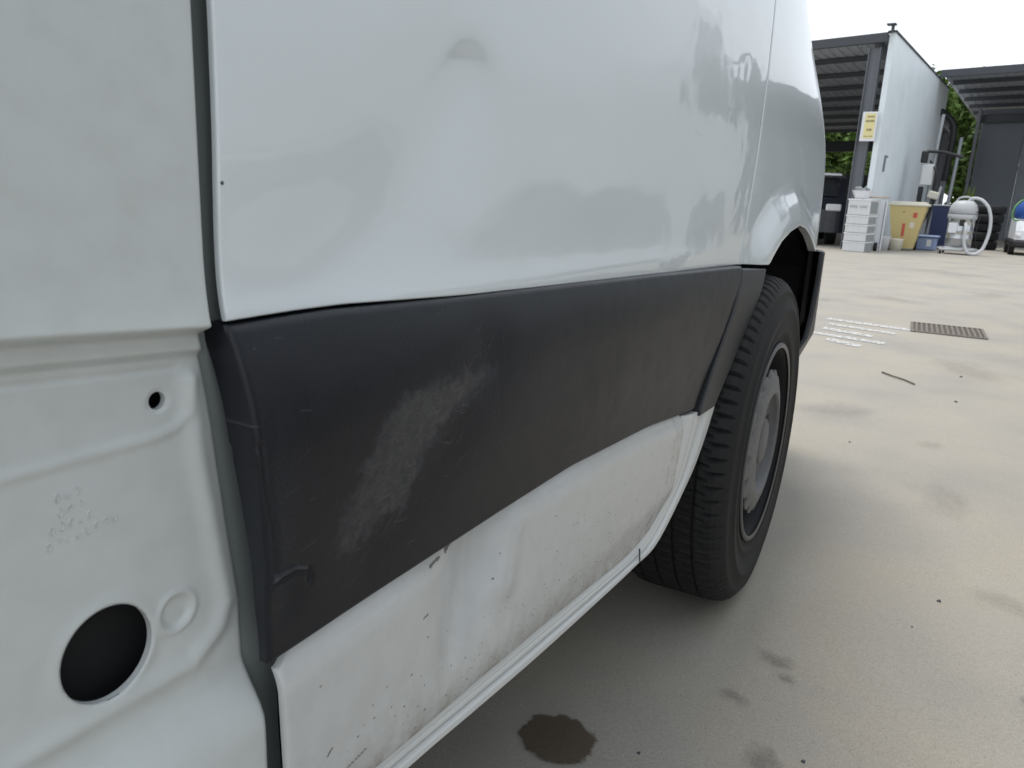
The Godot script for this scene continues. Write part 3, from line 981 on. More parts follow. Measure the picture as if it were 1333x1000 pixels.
func wheel(parent: Node3D, at: Vector3, turn: float, put := true) -> void:   # outer face at local z = 0, axle along z
	var w := MeshInstance3D.new()
	w.name = "wheel"
	parent.add_child(w, true)
	w.position = at
	w.rotation.y = turn
	var xf := Transform3D(Basis(Vector3.RIGHT, Vector3.BACK, Vector3.DOWN), Vector3.ZERO)   # the lathe's y is the wheel's z
	# tyre: sidewall rings, shoulder lugs, three grooves and sipes
	var prof := [Vector2(0.205, -0.020), Vector2(0.214, -0.012), Vector2(0.222, -0.010), Vector2(0.232, -0.010), Vector2(0.236, -0.0045), Vector2(0.248, -0.0025), Vector2(0.252, -0.0055), Vector2(0.268, -0.0015), Vector2(0.284, 0.0), Vector2(0.288, 0.0022), Vector2(0.294, 0.0022), Vector2(0.298, -0.001), Vector2(0.312, -0.004), Vector2(0.322, -0.0065), Vector2(0.326, -0.004), Vector2(0.331, -0.007), Vector2(0.340, -0.013), Vector2(0.348, -0.020), Vector2(0.354, -0.029), Vector2(0.357, -0.040)]
	for g in [-0.062, -0.100, -0.138, -0.176]:
		prof.append_array([Vector2(0.3595, g + 0.006), Vector2(0.3595, g + 0.0028), Vector2(0.3545, g + 0.0018), Vector2(0.3545, g - 0.0018), Vector2(0.3595, g - 0.0028), Vector2(0.3595, g - 0.006)])
	prof.append_array([Vector2(0.357, -0.200), Vector2(0.350, -0.215), Vector2(0.335, -0.230), Vector2(0.30, -0.238), Vector2(0.25, -0.236), Vector2(0.205, -0.22)])
	var n := 410
	var lug := func(p: Vector2, k: int, r: float) -> float:
		if p.x < 0.334 or p.y < -0.21:
			return r
		var edge := ss(0.334, 0.350, p.x)
		if p.y > -0.056 or p.y < -0.182:
			return r - (0.0075 * edge if k % 5 == 0 else 0.0)
		var row := int(absf(p.y) / 0.038)
		return r - (0.005 if (k + row * 2) % 5 == 0 and p.x > 0.352 else 0.0)
	var st := mb()
	lathe(st, prof.slice(0, 17), n, xf, lug, 0)
	lathe(st, prof.slice(16), n, xf, lug, -1)
	obj("tyre", st, M.rubber, w)
	# rim
	st = mb()
	lathe(st, [Vector2(0.205, -0.012), Vector2(0.2125, -0.006), Vector2(0.218, -0.005), Vector2(0.2215, -0.0085), Vector2(0.218, -0.016)], 96, xf)
	lathe(st, [Vector2(0.1945, -0.034), Vector2(0.199, -0.020), Vector2(0.205, -0.012)], 96, xf)
	lathe(st, [Vector2(0.150, -0.125), Vector2(0.174, -0.112), Vector2(0.183, -0.060), Vector2(0.1945, -0.034)], 96, xf)
	lathe(st, [Vector2(0.02, -0.085), Vector2(0.10, -0.088), Vector2(0.135, -0.110), Vector2(0.150, -0.125)], 96, xf)
	obj("rim", st, M.rim_steel, w)
	st = mb()
	lathe(st, [Vector2(0.2080, -0.0050), Vector2(0.2120, -0.0030), Vector2(0.2165, -0.0032), Vector2(0.2190, -0.0060)], 96, xf)
	obj("rim_lip", st, M.steel_worn, w)
	# grey hub cover: scalloped ring round a sunken dish with slots and a boss
	st = mb()
	var teeth := func(p: Vector2, k: int, r: float) -> float:
		if p.x < 0.150:
			return r
		return r - 0.0120 * pow(absf(cos(k * PI / 10.0)), 6.0)
	lathe(st, [Vector2(0.1570, -0.0190), Vector2(0.1600, -0.0185), Vector2(0.1605, -0.0165), Vector2(0.1595, -0.0145)], 180, xf, teeth, 2)
	lathe(st, [Vector2(0.1595, -0.0145), Vector2(0.1480, -0.0110), Vector2(0.1340, -0.0070), Vector2(0.1120, -0.0030), Vector2(0.1085, -0.0035), Vector2(0.1060, -0.0085)], 180, xf, teeth, 3)
	var hub := obj("hub_cover", st, M.hub_grey, w)
	st = mb()
	lathe(st, [Vector2(0.1060, -0.0085), Vector2(0.101, -0.0190), Vector2(0.094, -0.0230), Vector2(0.054, -0.0270)], 96, xf, null, 4)
	lathe(st, [Vector2(0.054, -0.0270), Vector2(0.050, -0.0140), Vector2(0.044, -0.0110), Vector2(0.0001, -0.0100)], 48, xf, null, 5)
	obj("hub_dish", st, M.hub_dark, hub)
	st = mb()
	lathe(st, [Vector2(0.10, -0.085), Vector2(0.118, -0.045), Vector2(0.154, -0.0220), Vector2(0.130, -0.0190)], 60, xf)
	obj("backing_ring", st, M.black_plastic, hub)
	for k in 6:
		st = mb()
		var a := TAU * k / 6 + 0.35
		box(st, Vector3(cos(a) * 0.079, sin(a) * 0.079, -0.0247), Vector3(0.030, 0.026, 0.005), 0.002, Basis(Vector3.BACK, a))
		obj("slot", st, M.black_plastic, hub)

# the lorry parked alongside; the photograph shows it only as a reflection in the door
func build_lorry() -> void:
	var t := thing("parked_lorry", "white lorry parked alongside, seen only reflected in the van door", "lorry", Vector3(1.6, 0, 1.30))
	var st := mb()
	box(st, Vector3(1.2, 2.05, 1.1), Vector3(6.2, 2.3, 2.2), 0.03)
	obj("cargo_box", st, M.white_paint, t)
	st = mb()
	prism(st, PackedVector2Array([Vector2(4.5, 0.75), Vector2(4.5, 2.55), Vector2(5.7, 2.55), Vector2(6.35, 1.75), Vector2(6.75, 1.55), Vector2(6.8, 0.55), Vector2(6.2, 0.50), Vector2(6.05, 0.85), Vector2(5.6, 0.98), Vector2(5.2, 0.85), Vector2(5.05, 0.55), Vector2(4.6, 0.55)]), 0.1, 2.1)
	var cab := obj("cab", st, M.white_paint, t)
	st = mb()
	prism(st, PackedVector2Array([Vector2(4.85, 1.65), Vector2(4.85, 2.40), Vector2(5.65, 2.40), Vector2(6.15, 1.72), Vector2(5.9, 1.60)]), 0.085, 0.11)
	obj("side_window", st, M.glass, cab)
	st = mb()
	box(st, Vector3(4.95, 1.42, 0.09), Vector3(0.18, 0.04, 0.03), 0.01)
	obj("door_handle", st, M.black_plastic, cab)
	st = mb()
	box(st, Vector3(6.1, 2.02, -0.16), Vector3(0.09, 0.42, 0.20), 0.03)
	rod(st, Vector3(6.0, 2.26, 0.1), Vector3(6.1, 2.26, -0.16), 0.02)
	rod(st, Vector3(6.0, 1.78, 0.1), Vector3(6.1, 1.78, -0.16), 0.02)
	obj("wing_mirror", st, M.black_plastic, cab)
	st = mb()
	box(st, Vector3(1.4, 0.75, 1.1), Vector3(6.6, 0.22, 1.0), 0.02)
	obj("chassis", st, M.black_plastic, t)
	wheel(t, Vector3(5.62, 0.36, 0.12), PI)
	var w0: Node3D = t.get_node("wheel")
	var c: Node3D = w0.duplicate()
	c.name = "wheel"
	t.add_child(c, true)
	c.position = Vector3(-0.2, 0.36, 0.2)

const O := Vector3(17.0, 0, -1.93)
const TURN := -0.078

func B(a: float, y: float, b: float) -> Vector3:   # shed axes: a = depth, b = to the right
	return O + Vector3(a, y, b).rotated(Vector3.UP, TURN)

const SK := 0.23     # the eaves run at a slant to the partition wall

func beam(st: SurfaceTool, a: float, y: float, b0: float, b1: float, wide: float, tall: float, ch := 0.006) -> void:   # runs along the eaves' direction
	var m := (b0 + b1) * 0.5
	box(st, Vector3(a - SK * m, y, m), Vector3(wide, tall, absf(b1 - b0) * sqrt(1.0 + SK * SK)), ch, Basis(Vector3.UP, -atan(SK)))

func deck(st: SurfaceTool, a0: float, a1: float, b0: float, b1: float, y0: float, y1: float) -> void:   # ribbed roof sheet seen from below
	var n := 60
	st.set_smooth_group(-1)
	for i in n:
		for k in 2:
			var t0 := (i + k * 0.5) / n
			var t1 := (i + k * 0.5 + 0.5) / n
			var bb0 := lerpf(b0, b1, t0)
			var bb1 := lerpf(b0, b1, t1)
			var d := 0.0 if k == 0 else 0.012
			quad(st, Vector3(a0 - SK * bb0, y0 + d, bb0), Vector3(a1 - SK * bb0, y1 + d, bb0), Vector3(a1 - SK * bb1, y1 + d, bb1), Vector3(a0 - SK * bb1, y0 + d, bb1))
			if k == 0:
				quad(st, Vector3(a0 - SK * bb1, y0, bb1), Vector3(a1 - SK * bb1, y1, bb1), Vector3(a1 - SK * bb1, y1 + 0.012, bb1), Vector3(a0 - SK * bb1, y0 + 0.012, bb1))
	quad(st, Vector3(a0 - SK * b0, y0 + 0.05, b0), Vector3(a0 - SK * b1, y0 + 0.05, b1), Vector3(a1 - SK * b1, y1 + 0.05, b1), Vector3(a1 - SK * b0, y1 + 0.05, b0))

func build_sheds() -> void:
	# near bay: roof on columns, open front
	var s := thing("open_shed", "dark open-sided steel shed left of the white partition wall", "shed", O, TURN)
	var st := mb()
	deck(st, 0.0, 12.6, -11.9, -0.08, 3.98, 3.36)
	obj("roof_sheet", st, M.roof_sheet, s)
	st = mb()
	beam(st, -0.06, 3.955, -11.9, -0.07, 0.08, 0.17)
	obj("front_beam", st, M.dark_steel, s)
	for k in 8:
		st = mb()
		var a := 1.35 + k * 1.5
		beam(st, a, 3.98 - a * 0.0492 - 0.055, -11.8, -0.20, 0.07, 0.10)
		obj("purlin", st, M.dark_steel, s)
	for p in [Vector2(0.12, -0.28), Vector2(1.45, -6.0), Vector2(12.0, -0.3), Vector2(13.3, -6.0)]:
		st = mb()
		var hh: float = 3.90 - (p.x + SK * p.y) * 0.0492 - 0.1
		box(st, Vector3(p.x, hh * 0.5, p.y), Vector3(0.012, hh, 0.196))
		box(st, Vector3(p.x, hh * 0.5, p.y - 0.10), Vector3(0.20, hh, 0.014), 0.003)
		box(st, Vector3(p.x, hh * 0.5, p.y + 0.10), Vector3(0.20, hh, 0.014), 0.003)
		obj("column", st, M.mid_steel, s)
	st = mb()
	box(st, Vector3(6.2, 3.58, -0.28), Vector3(12.0, 0.16, 0.10), 0.005, Basis(Vector3.BACK, -0.0492))
	obj("rafter", st, M.mid_steel, s)
	st = mb()
	beam(st, 12.3, 2.86, -11.8, -0.2, 0.15, 0.36)
	obj("back_beam", st, M.fence_dark, s)
	for k in 10:
		st = mb()
		beam(st, 12.3, 0.95, -1.30 - k * 1.18, -0.135 - k * 1.18, 0.06, 1.90)
		obj("back_panel", st, M.fence_dark, s)
	# white partition wall
	var w := thing("partition_wall", "tall white partition wall between the two open sheds", "wall", O, TURN)
	for k in 4:
		st = mb()
		box(st, Vector3(1.024 + k * 2.05, 2.02, 0.0), Vector3(2.042, 4.04, 0.10), 0.004)
		obj("wall_sheet", st, M.wall_white, w)
	st = mb()
	box(st, Vector3(4.1, 4.055, 0.0), Vector3(8.3, 0.03, 0.16), 0.004)
	obj("capping", st, M.dark_steel, w)
	st = mb()
	box(st, Vector3(-0.06, 4.10, 0.0), Vector3(0.06, 0.14, 0.05), 0.004)
	box(st, Vector3(-0.10, 4.16, -0.02), Vector3(0.14, 0.03, 0.16), 0.004)
	obj("gutter_bracket", st, M.dark_steel, w)
	st = mb()
	box(st, Vector3(0.75, 1.70, 0.065), Vector3(0.04, 0.30, 0.04), 0.008)
	box(st, Vector3(0.84, 1.85, 0.066), Vector3(0.22, 0.04, 0.04), 0.008)
	obj("wall_bracket", st, M.mid_steel, w)
	# set-back bay to the right
	var r := thing("workshop_shed", "dark workshop bay set back right of the white partition wall", "shed", O, TURN)
	st = mb()
	deck(st, 6.3, 19.5, 0.08, 12.0, 4.20, 3.86)
	obj("roof_sheet", st, M.roof_sheet, r)
	st = mb()
	beam(st, 6.25, 4.16, 0.07, 12.0, 0.08, 0.18)
	obj("front_beam", st, M.dark_steel, r)
	for k in 7:
		st = mb()
		var a := 7.6 + k * 1.5
		beam(st, a, 4.20 - (a - 6.3) * 0.0258 - 0.055, 0.2, 11.9, 0.07, 0.10)
		obj("purlin", st, M.dark_steel, r)
	for k in 9:
		st = mb()
		var b := 0.62 + k * 1.2
		beam(st, 12.3 - 0.02 * (k % 2), 1.95, b, b + 1.18, 0.08, 3.90, 0.01)
		obj("wall_panel", st, M.wall_dark if k != 0 else M.wall_darker, r)
	st = mb()
	beam(st, 12.15, 3.62, 0.6, 11.8, 0.10, 0.24)
	obj("back_beam", st, M.dark_steel, r)
	for b in [0.55, 6.0]:
		st = mb()
		box(st, Vector3(11.95 - SK * b, 1.95, b), Vector3(0.14, 3.9, 0.10), 0.006)
		obj("column", st, M.mid_steel, r)
	st = mb()
	box(st, Vector3(10.5, 1.95, 12.05), Vector3(13.2, 3.9, 0.10), 0.01)
	obj("end_wall", st, M.wall_dark, r)
	# pale block that only shows as a reflection in the van's wing
	var f := thing("office_block", "low pale office block right of the workshop, only reflected in the van", "building", O, TURN)
	st = mb()
	box(st, Vector3(9.0, 1.75, 16.5), Vector3(8.0, 3.5, 8.6), 0.02)
	obj("wall", st, M.wall_white, f)
	st = mb()
	box(st, Vector3(9.0, 3.58, 16.5), Vector3(8.4, 0.16, 9.0), 0.02)
	obj("roof", st, M.mid_steel, f)
	for k in 3:
		st = mb()
		box(st, Vector3(4.98, 1.7, 14.0 + k * 2.4), Vector3(0.06, 1.1, 1.4), 0.01)
		var win := obj("window", st, M.plastic_white, f)
		st = mb()
		box(st, Vector3(4.965, 1.7, 14.0 + k * 2.4), Vector3(0.06, 0.96, 1.26))
		obj("pane", st, M.glass, win)

func leaf_mass(st: SurfaceTool, rng: RandomNumberGenerator, c: Vector3, rad: Vector3, n: int, size: float) -> void:
	var clumps := []
	for k in 26:
		var d := Vector3(rng.randfn(), rng.randfn(), rng.randfn()).normalized() * pow(rng.randf(), 0.4)
		clumps.append([c + d * rad * 0.85, rng.randf_range(0.18, 0.42), rng.randf_range(0.65, 1.35)])
	st.set_smooth_group(-1)
	for i in n:
		var q = clumps[rng.randi() % clumps.size()]
		var d := Vector3(rng.randfn(), rng.randfn(), rng.randfn()).normalized() * pow(rng.randf(), 0.5)
		var p: Vector3 = q[0] + d * rad * q[1]
		var a := Vector3(rng.randfn(), rng.randfn() * 0.6, rng.randfn()).normalized() * size * rng.randf_range(0.6, 1.3)
		var b := a.cross(Vector3(rng.randfn(), rng.randfn(), rng.randfn()).normalized()).normalized() * a.length() * 0.45
		var t: float = q[2] * rng.randf_range(0.75, 1.25)
		st.set_color(Color(0.115 * t, 0.185 * t, 0.04 * t))
		for v in [p - a, p + b, p + a, p - a, p + a, p - b]:
			st.add_vertex(v)

func build_trees() -> void:
	var rng := RandomNumberGenerator.new()
	rng.seed = 12
	var spots := [[Vector3(37, 0, -9.6), 6.6, "broad leafy tree behind the open shed, nearest the van"], [Vector3(38.5, 0, -6.2), 6.2, "leafy tree behind the open shed, beside the dark column"], [Vector3(36.5, 0, -2.6), 6.8, "leafy tree behind the white partition wall's far end"], [Vector3(35.5, 0, -0.4), 6.0, "bright leafy tree seen in the gap between wall and workshop"], [Vector3(40, 0, -12.8), 6.4, "leafy tree behind the open shed, hidden mostly by the van"]]
	for s in spots:
		var t := thing("tree", s[2], "tree", s[0], 0.0, "trees behind the sheds")
		var st := mb()
		var top := Vector3(rng.randf_range(-0.2, 0.2), s[1] * 0.55, rng.randf_range(-0.2, 0.2))
		rod(st, Vector3.ZERO, top, 0.17, 0.09, 9)
		for k in 5:
			var a := TAU * k / 5.0 + rng.randf()
			rod(st, top * rng.randf_range(0.55, 0.95), top + Vector3(cos(a) * 1.3, rng.randf_range(0.4, 1.4), sin(a) * 1.3), 0.07, 0.025, 7)
		obj("trunk", st, M.bark, t)
		st = mb()
		leaf_mass(st, rng, Vector3(0, s[1] * 0.55, 0), Vector3(2.0, s[1] * 0.46, 2.2), 9000, 0.17)
		obj("crown", st, M.leaf, t)

func lift(t: Node3D, h: float) -> Node3D:
	t.position.y = h
	return t

func build_clutter() -> void:
	var st := mb()
	# --- notice on the column
	var t := thing("notice_sign", "yellow and white notice board on the shed column by the white wall", "sign", B(-0.10, 2.09, -0.16), TURN)
	box(st, Vector3(0, 0.26, 0), Vector3(0.02, 0.54, 0.27), 0.004)
	obj("board", st, M.plastic_white, t)
	st = mb()
	box(st, Vector3(-0.012, 0.27, 0.012), Vector3(0.004, 0.46, 0.19))
	obj("print_panel", st, M.sign_yellow, t)
	var rng := RandomNumberGenerator.new()
	rng.seed = 30
	st = mb()
	for row in [[0.44, 0.10, 0.035], [0.36, 0.15, 0.045], [0.20, 0.08, 0.05], [0.08, 0.15, 0.02]]:
		var x: float = -row[1] * 0.5
		while x < row[1] * 0.5:
			var wd := rng.randf_range(0.015, 0.035)
			box(st, Vector3(-0.0155, row[0], 0.012 + x + wd * 0.5), Vector3(0.002, row[2] * rng.randf_range(0.7, 1.0), wd))
			x += wd + 0.008
	obj("worn_print", st, M.print_dark, t).set_meta("kind", "stuff")
	# --- stack of white crates
	var hs := [0.20, 0.16, 0.16, 0.17, 0.30]
	var names := ["lowest white plastic crate of the stack by the shed column", "second white crate from the bottom of the stack", "middle white crate of the stack by the column", "fourth white crate, just under the printed one", "printed white crate topping the stack under the basin"]
	var y := 0.0
	for k in 5:
		var c := thing("storage_crate", names[k], "crate", Vector3(16.48, y, -1.93), -0.16, "white crates stacked by the shed column")
		var hh: float = hs[k]
		st = mb()
		box(st, Vector3(0, hh * 0.5 - 0.006, 0), Vector3(0.52, hh - 0.014, 0.40), 0.008)
		obj("crate_body", st, M.crate_white, c)
		st = mb()
		box(st, Vector3(0, hh - 0.02, 0), Vector3(0.545, 0.028, 0.425), 0.006)
		for q in 4:
			box(st, Vector3(-0.262, hh * 0.42, -0.15 + q * 0.10), Vector3(0.008, hh * 0.6, 0.014), 0.002)
		obj("crate_rim", st, M.crate_white, c)
		st = mb()
		box(st, Vector3(0, hh * 0.5 - 0.01, 0.203), Vector3(0.47, hh * 0.74, 0.006))
		obj("side_recess", st, M.crate_grey, c)
		if k == 4:
			st = mb()
			var x := -0.15
			while x < 0.14:
				var wd := rng.randf_range(0.02, 0.04)
				box(st, Vector3(-0.2675, 0.155, x), Vector3(0.002, 0.045, wd))
				x += wd + (0.012 if x < -0.04 or x > 0.0 else 0.05)
			obj("worn_print", st, M.print_grey, c).set_meta("kind", "stuff")
		y += hh
	t = thing("white_basin", "white plastic basin heaped with rags on the crate stack", "basin", Vector3(16.50, y, -1.98))
	st = mb()
	lathe(st, [Vector2(0.001, 0.004), Vector2(0.11, 0.0), Vector2(0.125, 0.02), Vector2(0.19, 0.15), Vector2(0.20, 0.155), Vector2(0.18, 0.15), Vector2(0.115, 0.02), Vector2(0.001, 0.015)], 32)
	obj("bowl", st, M.plastic_white, t)
	st = mb()
	for k in 7:
		var a := k * 0.9
		box(st, Vector3(cos(a) * 0.08, 0.15 + 0.02 * (k % 3), sin(a) * 0.08), Vector3(0.12, 0.05, 0.10), 0.02, Basis(Vector3(0.3, 1, 0.2).normalized(), a))
	obj("rag", st, M.crate_grey, t)
	t = thing("flat_board", "pale brown flat board lying across the crates beside the basin", "board", Vector3(16.8, y + 0.03, -1.72), -0.1)
	st = mb()
	box(st, Vector3(0, 0.012, 0), Vector3(0.40, 0.022, 0.34), 0.004)
	tag(obj("plank", st, M.board_wood, t), "", "")
	for o in t.get_children():
		o.remove_meta("label")
		o.remove_meta("category")
	t = thing("upright_panel", "narrow white panel standing against the wall behind the white bucket", "panel", Vector3(17.35, 0, -1.66), -0.1)
	st = mb()
	box(st, Vector3(0, 0.49, 0), Vector3(0.05, 0.98, 0.14), 0.006)
	obj("sheet", st, M.plastic_white, t)
	st = mb()
	box(st, Vector3(-0.027, 0.49, 0.04), Vector3(0.006, 0.95, 0.012))
	obj("groove", st, M.mid_steel, t)
	# --- bin
	t = thing("wheelie_bin", "yellow wheeled bin with red stickers against the white wall", "bin", Vector3(18.3, 0, -1.26), 0.0)
	st = mb()
	for f in [[0.06, 0.22, 0.17], [0.95, 0.33, 0.29]]:
		pass
	var lo := [Vector3(-0.22, 0.05, -0.20), Vector3(-0.22, 0.05, 0.20), Vector3(0.22, 0.05, 0.20), Vector3(0.22, 0.05, -0.20)]
	var hi := [Vector3(-0.34, 0.90, -0.345), Vector3(-0.34, 0.90, 0.345), Vector3(0.34, 0.90, 0.345), Vector3(0.34, 0.90, -0.345)]
	for k in 4:
		var n := (k + 1) % 4
		quad(st, lo[k], lo[n], hi[n], hi[k])
	quad(st, lo[3], lo[2], lo[1], lo[0])
	obj("bin_body", st, M.bin_yellow, t)
	st = mb()
	box(st, Vector3(0.0, 0.925, 0), Vector3(0.74, 0.055, 0.77), 0.015)
	box(st, Vector3(0.0, 0.965, 0), Vector3(0.62, 0.04, 0.66), 0.02)
	obj("bin_lid", st, M.cream, t)
	for z in [-0.21, 0.21]:
		st = mb()
		rod(st, Vector3(0.24, 0.10, z - 0.025), Vector3(0.24, 0.10, z + 0.025), 0.10, -1, 20)
		obj("bin_wheel", st, M.rubber, t)
	var lean := Basis(Vector3.BACK, 0.14)
	for s in [[0.42, -0.03, 0.26, 0.055, M.sticker_red], [0.72, 0.155, 0.10, 0.075, M.sticker_red], [0.52, 0.12, 0.12, 0.09, M.sticker_pale], [0.78, -0.06, 0.03, 0.03, M.print_dark], [0.22, -0.03, 0.05, 0.05, M.sticker_red]]:
		st = mb()
		box(st, Vector3(-0.22 - (s[0] - 0.05) * 0.141 - 0.003, s[0], s[1]), Vector3(0.004, s[2], s[3]), 0.0, lean)
		obj("sticker", st, s[4], t)
	# --- buckets, tub, panel
	t = thing("white_bucket", "small white square bucket standing between crates and yellow bin", "bucket", Vector3(17.6, 0, -1.60))
	st = mb()
	lathe(st, [Vector2(0.001, 0.01), Vector2(0.115, 0.0), Vector2(0.15, 0.27), Vector2(0.16, 0.28), Vector2(0.14, 0.275), Vector2(0.11, 0.03), Vector2(0.001, 0.03)], 8)
	obj("pail", st, M.plastic_white, t)
	st = mb()
	tube(st, smooth_path([Vector3(0, 0.27, -0.15), Vector3(-0.08, 0.20, -0.10), Vector3(-0.12, 0.17, 0), Vector3(-0.08, 0.20, 0.10), Vector3(0, 0.27, 0.15)], 0.03), 0.006, 6)
	obj("bucket_handle", st, M.galvanised, t)
	t = thing("rubber_castor", "black rubber wheel standing at the foot of the crate stack", "wheel", Vector3(17.0, 0.085, -1.66))
	st = mb()
	rod(st, Vector3(0, 0, -0.03), Vector3(0, 0, 0.03), 0.085, -1, 20)
	obj("tread", st, M.rubber, t)
	st = mb()
	rod(st, Vector3(0, 0, -0.04), Vector3(0, 0, 0.04), 0.03, -1, 12)
	obj("hub", st, M.galvanised, t)
	t = thing("cream_bucket", "round cream bucket in front of the yellow bin", "bucket", Vector3(17.75, 0, -1.37))
	st = mb()
	lathe(st, [Vector2(0.001, 0.01), Vector2(0.125, 0.0), Vector2(0.145, 0.22), Vector2(0.155, 0.235), Vector2(0.14, 0.24), Vector2(0.001, 0.245)], 24)
	obj("pail", st, M.cream, t)
	t = thing("blue_tub", "pale blue plastic tub with white label right of the yellow bin", "tub", Vector3(18.9, 0, -0.86), -0.05)
	st = mb()
	box(st, Vector3(0, 0.14, 0), Vector3(0.36, 0.28, 0.38), 0.03)
	box(st, Vector3(0, 0.295, 0), Vector3(0.42, 0.04, 0.46), 0.015)
	obj("tub_body", st, M.tub_blue, t)
	st = mb()
	box(st, Vector3(-0.183, 0.16, 0.06), Vector3(0.004, 0.14, 0.09))
	obj("tub_label", st, M.plastic_white, t)
	t = thing("leaning_board", "dark blue upright panel with pale edge behind the vacuum", "panel", Vector3(19.6, 0, -0.70), 0.0)
	st = mb()
	box(st, Vector3(0, 0.47, 0), Vector3(0.10, 0.92, 0.36), 0.01)
	obj("sheet", st, M.navy, t)
	st = mb()
	box(st, Vector3(-0.01, 0.945, 0), Vector3(0.13, 0.03, 0.38), 0.006)
	obj("edge_strip", st, M.galvanised, t)
	vacuum()
	# --- hose post with its boxes
	t = thing("hose_stand", "grey steel post with hose arm and control boxes at wall end", "hose stand", Vector3(20.2, 0, -1.12))
	st = mb()
	rod(st, Vector3(0, 0, 0.02), Vector3(0.1, 2.9, 0.10), 0.035)
	rod(st, Vector3(-0.4, 0.0, 0.16), Vector3(-0.1, 1.35, 0.30), 0.03)
	obj("post", st, M.galvanised, t)
	st = mb()
	tube(st, [Vector3(-0.1, 1.95, -0.14), Vector3(-0.1, 2.10, -0.08), Vector3(0, 2.10, 0.20), Vector3(0.1, 2.0, 0.62)], 0.035)
	box(st, Vector3(-0.1, 1.98, -0.12), Vector3(0.14, 0.26, 0.14), 0.02)
	obj("hose_arm", st, M.black_plastic, t)
	st = mb()
	box(st, Vector3(-0.05, 1.60, -0.02), Vector3(0.16, 0.46, 0.24), 0.02)
	obj("control_box", st, M.crate_white, t)
	st = mb()
	box(st, Vector3(-0.22, 1.16, 0.18), Vector3(0.18, 0.16, 0.22), 0.02, Basis(Vector3.RIGHT, 0.25))
	obj("junction_box", st, M.cream, t)
	st = mb()
	box(st, Vector3(-0.05, 1.17, -0.10), Vector3(0.12, 0.34, 0.10), 0.01)
	obj("dark_box", st, M.black_plastic, t)
	st = mb()
	tube(st, smooth_path([Vector3(-0.05, 1.9, 0.0), Vector3(-0.16, 1.6, 0.18), Vector3(-0.12, 1.3, 0.16), Vector3(-0.16, 1.0, 0.20), Vector3(-0.2, 0.5, 0.05), Vector3(-0.24, 0.1, -0.05)], 0.05), 0.022)
	obj("hose", st, M.black_plastic, t)
	t = thing("downpipe", "thick dark bent pipe in front of the greenery beside workshop", "pipe", Vector3(24.4, 0, -1.10))
	st = mb()
	tube(st, smooth_path([Vector3(0, 1.6, 0.16), Vector3(0, 2.6, 0.18), Vector3(0, 3.1, 0.12), Vector3(0, 3.4, -0.22)], 0.12), 0.085, 12, 0.004)
	obj("pipe", st, M.black_plastic, t)
	st = mb()
	rod(st, Vector3(0, 0, 0.16), Vector3(0, 1.65, 0.16), 0.05)
	obj("pipe_leg", st, M.mid_steel, t)
	t = thing("steel_prop", "light grey steel prop standing at the edge of the workshop", "post", Vector3(24.0, 0, -0.78))
	st = mb()
	rod(st, Vector3(-0.1, 0, 0.0), Vector3(0.1, 2.7, 0.08), 0.045)
	box(st, Vector3(-0.1, 0.01, 0), Vector3(0.2, 0.02, 0.2), 0.004)
	obj("prop_tube", st, M.galvanised, t)
	# --- in the shade of the workshop
	var tr := thing("stacked_tyre", "lowest black tyre of the stack in the workshop's shade", "tyre", Vector3(21.2, 0, 0.16), 0.0, "tyres stacked in the workshop")
	st = mb()
	lathe(st, [Vector2(0.19, 0.02), Vector2(0.22, 0.0), Vector2(0.30, 0.01), Vector2(0.32, 0.05), Vector2(0.32, 0.15), Vector2(0.30, 0.19), Vector2(0.22, 0.20), Vector2(0.19, 0.18), Vector2(0.19, 0.02)], 32)
	obj("tread", st, M.rubber, tr)
	for k in 4:
		var c := dup(tr, Vector3(21.2 + 0.03 * (k % 2), 0.2 * (k + 1), 0.16 + 0.02 * k), 0.3 * k, ["second black tyre from the bottom of the workshop stack", "middle black tyre of the workshop stack", "fourth black tyre up in the workshop stack", "topmost black tyre of the workshop stack"][k])
		c.set_meta("group", "tyres stacked in the workshop")
	t = thing("potted_plant", "potted leafy plant in the workshop behind the vacuum", "plant", Vector3(21.4, 0, -0.24))
	st = mb()
	lathe(st, [Vector2(0.001, 0.0), Vector2(0.16, 0.0), Vector2(0.21, 0.40), Vector2(0.19, 0.40), Vector2(0.001, 0.36)], 20)
	obj("pot", st, M.black_plastic, t)
	st = mb()
	st.set_smooth_group(-1)
	for k in 70:
		var a := rng.randf() * TAU
		var e := rng.randf_range(0.25, 0.95)
		var base := Vector3(0, 0.38, 0)
		var tip := Vector3(cos(a) * 0.32 * (1.3 - e), 0.38 + 1.15 * e, sin(a) * 0.32 * (1.3 - e))
		var mid := base.lerp(tip, 0.6) + Vector3(0, 0.10, 0)
		var sd := Vector3(-sin(a), 0, cos(a)) * 0.028
		var tt := rng.randf_range(0.6, 1.4)
		st.set_color(Color(0.09 * tt, 0.13 * tt, 0.02 * tt))
		for p in [base, mid + sd, mid - sd, mid - sd, mid + sd, tip]:
			st.add_vertex(p)
	obj("foliage", st, M.leaf, t)
	# --- cart at the right edge
	t = thing("utility_cart", "white utility cart with black bumper at the right edge", "cart", Vector3(19.9, 0, 1.05), 0.05)
	st = mb()
	prism(st, PackedVector2Array([Vector2(-0.55, 0.30), Vector2(-0.52, 0.50), Vector2(-0.38, 0.70), Vector2(0.9, 0.74), Vector2(0.95, 0.30)]), -0.36, 0.40)
	obj("cart_body", st, M.plastic_white, t)
	st = mb()
	box(st, Vector3(0.18, 0.24, 0.02), Vector3(1.55, 0.16, 0.86), 0.04)
	obj("bumper", st, M.black_plastic, t)
